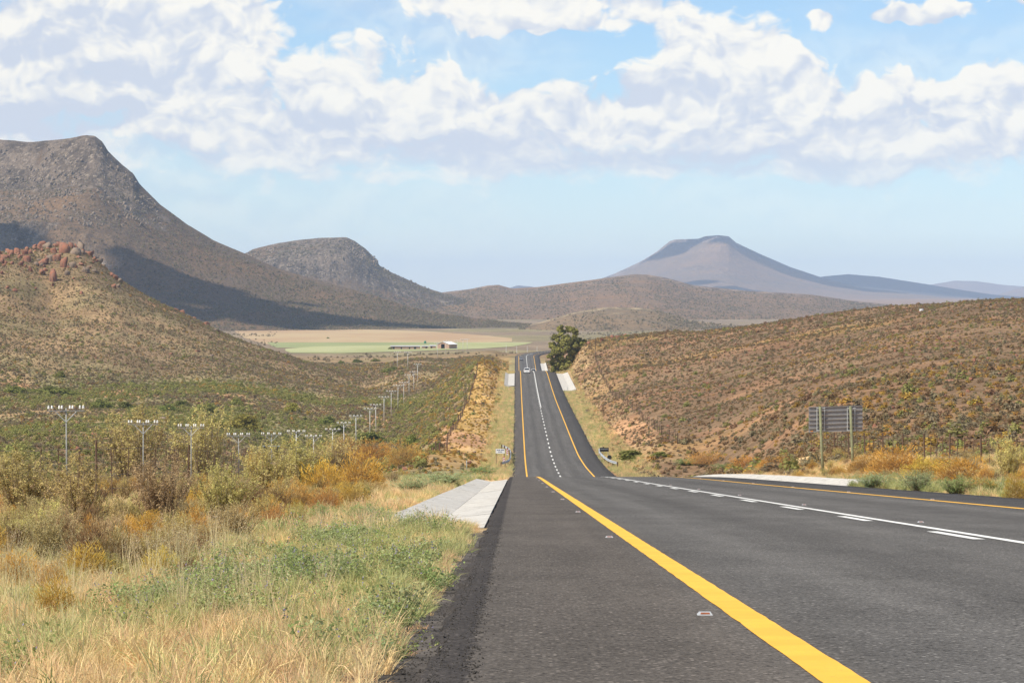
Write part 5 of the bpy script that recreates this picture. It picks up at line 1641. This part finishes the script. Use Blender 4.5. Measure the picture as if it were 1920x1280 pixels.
    for i, me in enumerate((mr[0], mr[2], mg[0])):
        c.objects.link(bpy.data.objects.new('stones_%02d' % i, me))
    gr = bpy.data.collections.new('tar_gravel')
    gmat = rock_material('tar_gravel', (.11, .10, .09), (.15, .135, .12), (.22, .195, .17))
    for i in range(3):
        gr.objects.link(bpy.data.objects.new('tar_gravel_%02d' % i, rock_mesh(60 + i, gmat, .3, 1)))
    n = 7000
    Y = rng.uniform(1 / 46, 1 / 8.5, n) ** -1
    X = np.where(rng.random(n) < .18, -.19 + rng.normal(size=n) * .035, -.28 - np.abs(rng.normal(size=n)) * .35)
    z = np.maximum(ground_z(X, Y), np.where(X > ROAD_L, road_z(Y), -99))
    s = rng.uniform(.004, .013, n) * np.where(rng.random(n) < .05, 1.8, 1)
    gn_scatter('tar_gravel', gr, np.stack([X, Y, z], 1), rng.random((n, 3)) * 6, np.stack([s, s, s * .7], 1), rng.integers(0, 3, n), 'crumbs of tar and gravel along the ragged road edge', 'gravel')
    X, Y = fan_points(9000, 200, 1500)
    k = off_road(X, Y, 5, 4) & (fbm(X / 15, Y / 25, 3) > .05)
    scatter('outcrop_stones', c, 3, OUT[:, 0], OUT[:, 1], .5, 2.6, 'broken stones between the boulders of the hilltop outcrop', 'stones', (.5, 1.2), .1, .3)
    scatter('stones', c, 3, X[k], Y[k], .15, .7, 'small red stones littering the slopes', 'stones', (.5, .9), .05, .3)
build_boulders()

def build_mountain_rocks():
    # broken rock and dark bushes on the mountain faces
    r = np.random.default_rng(5)
    st = bpy.data.collections.new('grey_rocks')
    gm = rock_material('mountain_rock', (.26, .205, .155), (.205, .16, .12), (.13, .10, .075))
    for i in range(3):
        st.objects.link(bpy.data.objects.new('grey_rocks_%02d' % i, rock_mesh(30 + i, gm, .3, 2)))
    def spread(name, face, n, keepfn, coll, nv, s0, s1, zs, label, cat):
        A = FACES[face]
        k = r.integers(0, len(A), n)
        P = A[k] + r.normal(size=(n, 3)) * np.array([4, 4, 0])
        px, py = px_of(P[:, 0], P[:, 1], P[:, 2])
        m = keepfn(px, py) & (px > -60) & (px < 1980)
        P = P[m]
        n = len(P)
        s = r.uniform(s0, s1, n) * r.uniform(.5, 1, n)
        rot = np.stack([r.normal(size=n) * .2, r.normal(size=n) * .2, r.random(n) * 6.28], 1)
        P[:, 2] -= s * (.42 if 'rock' in name else .1)
        gn_scatter(name, coll, P, rot, np.stack([s, s, s * r.uniform(*zs, n)], 1), r.integers(0, nv, n), label, cat)
    nz = lambda px, py: fbm(px / 60, py / 40, 3)
    spread('mountain_rocks', 0, 34000, lambda x, y: ((y < 345 + nz(x, y) * 40) | ((y > 360 + nz(x, y) * 20) & (y < 425 + nz(x, y) * 25) & (x < 300))) & (nz(x * 2, y * 2) > r.uniform(-.5, .2, len(x))), st, 3, 1.5, 5.5, (.7, 1.4), 'pale broken rock in the cliffs of the big mountain', 'rocks')
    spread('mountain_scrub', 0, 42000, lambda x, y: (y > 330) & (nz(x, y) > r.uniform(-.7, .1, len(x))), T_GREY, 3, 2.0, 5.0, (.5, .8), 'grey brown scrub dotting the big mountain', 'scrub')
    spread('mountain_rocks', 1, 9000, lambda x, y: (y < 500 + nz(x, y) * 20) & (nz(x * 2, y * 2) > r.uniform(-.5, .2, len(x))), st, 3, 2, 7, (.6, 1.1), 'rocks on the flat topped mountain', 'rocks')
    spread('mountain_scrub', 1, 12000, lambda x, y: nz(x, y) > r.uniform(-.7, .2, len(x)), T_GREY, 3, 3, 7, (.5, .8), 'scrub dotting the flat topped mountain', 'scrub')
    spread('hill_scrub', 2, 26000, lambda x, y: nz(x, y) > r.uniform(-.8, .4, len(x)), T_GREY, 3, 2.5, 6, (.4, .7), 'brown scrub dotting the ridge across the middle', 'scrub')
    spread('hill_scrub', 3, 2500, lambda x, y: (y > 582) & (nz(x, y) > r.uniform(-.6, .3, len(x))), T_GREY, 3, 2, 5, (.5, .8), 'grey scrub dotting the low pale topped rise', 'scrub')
build_mountain_rocks()

# ------------------------------------------------------------------ eucalyptus
def build_tree():
    d = 985.0
    base = W(1046, 694, d)
    zb = gz(base[0], d)
    root = tag(empty('eucalyptus_tree', (base[0], d, zb)), 'dark green eucalyptus tree beside the far crest, under the red bank', 'tree')
    px = d / F_PX
    blobs = [(1054, 615, 9), (1066, 613, 8), (1075, 617, 7), (1048, 632, 12), (1062, 630, 13), (1076, 632, 12), (1088, 636, 10), (1038, 642, 9), (1046, 652, 14), (1062, 650, 15), (1078, 650, 14), (1092, 644, 8), (1036, 660, 9), (1050, 668, 13), (1066, 668, 13), (1080, 664, 9), (1040, 676, 10), (1054, 682, 11), (1066, 680, 9), (1040, 688, 8), (1050, 692, 7)]
    g = Veg(500)
    r = g.r
    M = MB()
    trunk_top = Vector(((1058 - 1046) * px, 0, (694 - 655) * px))
    M.tube([(0, 0, -.5), (.3, .1, 2.0), (1.0, 0, 4.2), tuple(trunk_top)], [.42, .34, .26, .16], 10)
    M.build('trunk', plain('eucalyptus_bark', (.30, .22, .16), .9, .1, .3, 1.2), root, smooth=True)
    for i, (x, y, rad) in enumerate(blobs):
        c = Vector(((1062 + (x - 1062) * 1.12 - 1046) * px, r.uniform(-2.2, 2.2), (694 - y) * px))
        R0 = rad * px
        f = min(1, max(.15, c.z / trunk_top.z * .7))
        st = Vector((trunk_top.x * f, 0, trunk_top.z * f))
        mid = (st + c) / 2 + Vector((r.uniform(-.3, .3), r.uniform(-.3, .3), .3))
        M2 = MB().tube([tuple(st), tuple(mid), tuple(c)], [.12, .08, .03], 6)
        M2.build('limb', bpy.data.materials['eucalyptus_bark'], root)
        for q in range(9):
            u = r.normal(size=3); u /= np.linalg.norm(u)
            cc = np.array(c[:]) + u * R0 * r.uniform(.2, .95)
            n = 230
            v = r.normal(size=(n, 3)); v /= np.linalg.norm(v, axis=1, keepdims=True)
            pos = cc + v * (R0 * .46 * r.random((n, 1)) ** .5) * np.array([1, 1, .8])
            tone = r.uniform(.65, 1.3)
            col = g.cols(n, (.36, .33, .10), (.22, .21, .065), .3) * tone
            g.leaves(pos, r.uniform(.18, .32, n), col, v + np.array([0, 0, .3]), .5)
    link('crown', g.mesh('crown', M_TREE), root)
build_tree()

# ------------------------------------------------------------------ shrubs that can be told apart
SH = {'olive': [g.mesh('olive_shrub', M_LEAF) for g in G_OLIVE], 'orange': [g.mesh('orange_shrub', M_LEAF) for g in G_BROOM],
      'dark': [g.mesh('dark_shrub', M_LEAF) for g in G_DARK], 'lush': [g.mesh('green_herb', M_LEAF) for g in G_LUSH]}
G_ROUND = []
for sd in (91, 92, 93):
    g = Veg(sd); r = g.r
    for q in range(46):
        u = r.normal(size=3); u[2] = abs(u[2]) * .9; u /= np.linalg.norm(u)
        c = u * np.array([.36, .36, .6]) * r.uniform(.5, 1)
        n = 44
        v = r.normal(size=(n, 3)); v /= np.linalg.norm(v, axis=1, keepdims=True)
        pos = c + v * .15 * r.random((n, 1)) ** .5
        pos[:, 2] = np.abs(pos[:, 2])
        tone = r.uniform(.7, 1.25)
        a, b = ((.27, .29, .085), (.18, .20, .06)) if sd != 93 else ((.46, .42, .10), (.33, .31, .08))
        g.leaves(pos, r.uniform(.025, .05, n), g.cols(n, a, b, .3) * tone, v + u, .55)
    G_ROUND.append(g)
SH['round'] = [g.mesh('round_bush', M_LEAF) for g in G_ROUND]
NAMES = {'olive': ('olive_shrub', 'shrub'), 'orange': ('orange_shrub', 'shrub'), 'dark': ('dark_shrub', 'shrub'), 'lush': ('green_herb', 'plant'), 'round': ('green_bush', 'bush')}
GROUPS = {'olive': 'tall olive shrubs', 'orange': 'orange shrubs', 'dark': 'dark tufted shrubs', 'lush': 'leafy green plants', 'round': 'round bushes of the valley'}
_bk = 0
def bush(kind, x, y, wpx, hpx, label, var=None, d=None):
    global _bk
    _bk += 1
    X, Y, Z = hit(x, y) if d is None else (((x - PX0) * d / F_PX), d, 0)
    Z = gz(X, Y)
    sc = Y / F_PX
    me = SH[kind][(_bk if var is None else var) % len(SH[kind])]
    o = link(NAMES[kind][0], me, None, (X, Y, Z - .02), (0, 0, random.random() * 6.28))
    fw, fh = {'olive': (1.1, 1.3 if hpx >= 130 and x > 200 else 1.08), 'orange': (1.25, 1.3), 'lush': (1.2, 1.1), 'dark': (1.1, 1.1)}.get(kind, (1, 1))
    o.scale = (wpx * sc * fw, wpx * sc * fw, hpx * sc * fh)
    return tag(o, label, NAMES[kind][1], GROUPS[kind])
def build_bushes():
    # near left: tall open olive shrubs
    for a in [
        (250, 918, 190, 135, 'tall wispy olive shrub before the fence, its top reaching the second pole', 0),
        (378, 905, 150, 130, 'tall feathery yellow olive shrub right of the wispy one, by dark shade', 2),
        (330, 960, 120, 80, 'low straw coloured shrub below the two tallest shrubs', 3),
        (45, 985, 190, 150, 'broad olive shrub cut by the photo\'s left edge', 0),
        (150, 1010, 170, 160, 'broad olive brown shrub second from the left edge', 1),
        (300, 1000, 170, 135, 'olive brown shrub below the fence, third from the left edge', 3),
        (420, 985, 150, 125, 'olive shrub with orange tips in the middle of the verge', 0),
        (490, 945, 150, 115, 'yellow olive shrub left of the orange shrub bank', 2),
        (560, 925, 150, 110, 'upright olive shrub behind the orange bank', 0),
        (625, 895, 130, 80, 'olive shrub on top of the rise behind the orange bank', 2),
        (440, 1020, 120, 85, 'brownish olive shrub above the dry bare patch', 3),
        (95, 1062, 150, 120, 'dense brown olive shrub low at the left side', 3),
        (215, 1070, 120, 95, 'thin brown twiggy shrub behind the pale grass stalks', 3),
        (330, 1058, 110, 70, 'rusty brown shrub left of the small round green tuft', 3),
        (1893, 902, 85, 85, 'pale olive shrub at the right edge behind the road', 2),
        (15, 905, 120, 60, 'low olive shrub under the leftmost fence posts', 1)]:
        bush('olive', *a)
    for a in [
        (675, 925, 105, 72, 'large golden orange shrub at the right end of the orange bank', 0), (608, 935, 95, 70, 'golden orange shrub left of the largest one', 1), (640, 950, 60, 40, 'small yellow shrub at the foot of the orange bank', 3),
        (478, 888, 42, 44, 'upright orange shrub among olive shrubs, narrow and bright', 1), (505, 918, 55, 38, 'small yellow orange tuft below the narrow orange shrub', 3), (650, 860, 95, 40, 'orange brown shrub on the skyline of the rise', 2),
        (700, 868, 80, 42, 'orange brown shrub right of the skyline shrub', 0), (430, 950, 75, 36, 'low deep orange shrub in the middle of the verge', 1), (300, 1085, 80, 58, 'yellow ochre tuft beside the pale stalks', 3),
        (25, 1100, 110, 70, 'deep orange shrub at the left edge, low down', 1), (105, 1155, 100, 75, 'ochre shrub half hidden by grass at lower left', 0), (245, 895, 40, 26, 'rusty orange shrub at the foot of the second fence post', 2), (760, 880, 75, 40, 'brown orange shrub beyond the grass, near the drain top', 2),
        (1685, 893, 130, 52, 'largest golden orange shrub right of the big sign', 0), (1625, 890, 80, 38, 'orange shrub directly right of the sign post', 2), (1740, 897, 90, 38, 'golden shrub right of the largest one by the sign', 3), (1800, 905, 110, 48, 'orange brown shrub second from the right edge', 1), (1905, 940, 50, 48, 'orange shrub cut by the right edge of the photo', 0),
        (1460, 882, 75, 26, 'low orange shrub left of the big sign', 2), (1400, 880, 70, 24, 'low orange shrub above the middle of the long drain', 1), (1330, 876, 80, 22, 'low orange shrub above the left part of the long drain', 2), (1840, 925, 60, 30, 'grey orange shrub before the dark tuft at right', 2)]:
        bush('orange', *a)
    for a in [
        (417, 1070, 58, 46, 'small round dark green tuft beside the dry bare patch', 0), (592, 948, 44, 40, 'dark green broom tuft below the orange bank', 0), (690, 940, 40, 30, 'dark green tuft at the drain side of the orange bank', 0), (230, 1045, 80, 45, 'dark green brown tuft below the broad olive shrubs', 0),
        (355, 1085, 75, 60, 'dark red brown twiggy tuft left of the round green tuft', 1), (480, 1035, 55, 35, 'brown tuft on the dry bare patch', 1), (1855, 928, 60, 30, 'dark green tuft near the right edge of the verge', 0), (1820, 925, 45, 25, 'smaller dark green tuft left of its twin by the right edge', 0), (330, 870, 50, 48, 'dark brown bush in the shade between the two tallest shrubs', 1)]:
        bush('dark', *a)
    for a in [
        (605, 985, 48, 45, 'bushy green plant below the dark broom tuft', 0), (692, 985, 100, 42, 'bright green leafy clump left of the concrete drain', 0), (830, 912, 120, 30, 'grey green clump beyond the top of the near drain', 1), (775, 925, 90, 32, 'grey green clump left of the near drain', 1), (900, 893, 70, 20, 'green clump between the near drain and the dip', 0), (545, 1060, 90, 40, 'leafy green plant on the edge of the dry bare patch', 0),
        (1637, 920, 75, 34, 'silvery green clump beside the end of the long drain', 1), (1722, 922, 80, 44, 'silvery green clump in front of the golden shrubs', 1), (1795, 932, 75, 36, 'bright green clump third from the right edge by the tar', 0), (1290, 880, 60, 14, 'flat green clump above the start of the long drain', 0), (1368, 884, 70, 14, 'flat green clump in the middle of the long drain', 0)]:
        bush('lush', *a)
    for a in [
        (100, 740, 130, 30, 'long grey green thicket at the foot of the left hill', 0, None), (113, 712, 30, 20, 'small bright green bush above the thicket on the left', 1, None), (30, 738, 70, 24, 'green bush at the left edge of the valley', 0, None), (190, 768, 62, 30, 'dark green bush right of the nearest pole top', 0, None), (237, 768, 50, 26, 'round dark green bush right of its darker twin', 1, None),
        (313, 772, 50, 22, 'green bush in the row of valley bushes, left of the tall pair', 0, None), (342, 762, 44, 22, 'dark bush on top of the valley row', 1, None), (385, 774, 66, 32, 'largest dark green bush in the valley row', 0, None), (440, 756, 50, 18, 'low green bush right of the valley row', 1, None), (550, 778, 44, 30, 'yellow green round bush standing alone in the valley', 2, None), (458, 808, 82, 44, 'broad yellow green bush behind the olive shrubs', 2, None), (405, 805, 60, 30, 'yellow green bush left of the broad one', 2, None),
        (735, 694, 52, 18, 'dark green dome shaped bush near the far poles', 0, None), (640, 681, 18, 10, 'small dark bush left of the farm track, nearer', 0, None), (670, 680, 28, 10, 'dark bush pair left of the farm', 1, None), (705, 678, 26, 11, 'dark bush below the left end of the farm', 0, None), (732, 658, 12, 8, 'dark rounded tree at the left end of the long farm building', 0, 2195), (615, 634, 8, 5, 'lone dark bush on the stubble field', 0, 2800),
        (612, 802, 50, 26, 'green bush behind the sixth pole', 1, None), (700, 835, 95, 42, 'green bush bank below the orange skyline shrubs', 1, None), (770, 842, 50, 38, 'green bush left of the gate frame', 0, None), (640, 815, 60, 26, 'bright green bush at the foot of the middle poles', 1, None), (820, 838, 40, 22, 'grey green bush just above the gate frame', 0, None), (1190, 862, 95, 30, 'bright green bush right of the right guard rail', 1, None), (1240, 862, 60, 18, 'low green bush between the guard rail and the long drain', 1, None),
        (972, 0, 6, 6, '', 0, 1)][:-1]:
        bush('round', *a)
build_bushes()

# ------------------------------------------------------------------ cumulus overhead, whose shadows lie on the mountains
def build_clouds():
    m, t = new_mat('cumulus')
    d = t.n('ShaderNodeBsdfDiffuse', Color=(.9, .9, .92))
    tr = t.n('ShaderNodeBsdfTranslucent', Color=(.9, .9, .92))
    mx = t.n('ShaderNodeMixShader', i0=.2, i1=d.outputs[0], i2=tr.outputs[0])
    out = t.n('ShaderNodeOutputMaterial')
    t.nt.links.new(mx.outputs[0], out.inputs[0])
    import bmesh
    bm = bmesh.new()
    bmesh.ops.create_icosphere(bm, subdivisions=3, radius=1.0)
    S = np.array([v.co[:] for v in bm.verts]); SF = np.array([[v.index for v in f.verts] for f in bm.faces])
    bm.free()
    r = np.random.default_rng(77)
    def cloud(label, targets, alt, face, dflt):
        V, F, n = [], [], 0
        for (x, y, rad) in targets:
            if face is not None:
                A = FACES[face]
                px, py = px_of(A[:, 0], A[:, 1], A[:, 2])
                i = np.argmin((px - x) ** 2 + (py - y) ** 2)
                p = A[i]
            else:
                p = np.array(W(x, y, dflt))
            c = p + np.array(SUN[:]) * (alt - p[2]) / SUN.z
            for q in range(9):
                o = r.normal(size=3) * np.array([.55, .55, .12]) * rad if q else np.zeros(3)
                k = rad * (r.uniform(.25, .6) if q else .75)
                s = S * (1 + .16 * fbm(S[:, 0] * 2 + q, S[:, 1] * 2 + S[:, 2] * 2 + rad, 3))[:, None] * np.array([k, k, k * .5])
                V.append(s + c + o); F.append(SF + n); n += len(S)
        tag(link('cloud', mesh_np('cloud', np.concatenate(V), np.concatenate(F), m, None, True)), label, 'cloud', kind='stuff')
    cloud('ragged cumulus drifting above the big mountain', [(20, 445, 55), (-60, 450, 80), (285, 497, 38), (330, 518, 55), (375, 540, 62), (345, 560, 58), (370, 585, 60), (320, 545, 50), (425, 558, 68), (480, 575, 64), (540, 590, 60), (610, 598, 52), (690, 606, 42), (770, 612, 38), (850, 617, 34), (930, 622, 34), (420, 590, 60), (500, 605, 50)], 1500, 0, 3700)
    cloud('cumulus high above the table mountain', [(1262, 464, 160), (1285, 458, 130), (1455, 497, 170), (1500, 512, 210), (1560, 530, 230), (1400, 545, 190)], 3200, 4, 16000)
    cloud('cumulus bank high above the far blue ridge', [(1480, 530, 520), (1560, 525, 620), (1640, 525, 660), (1720, 533, 660), (1800, 545, 660), (1870, 553, 620), (1960, 555, 620)], 4200, 5, 19000)
build_clouds()
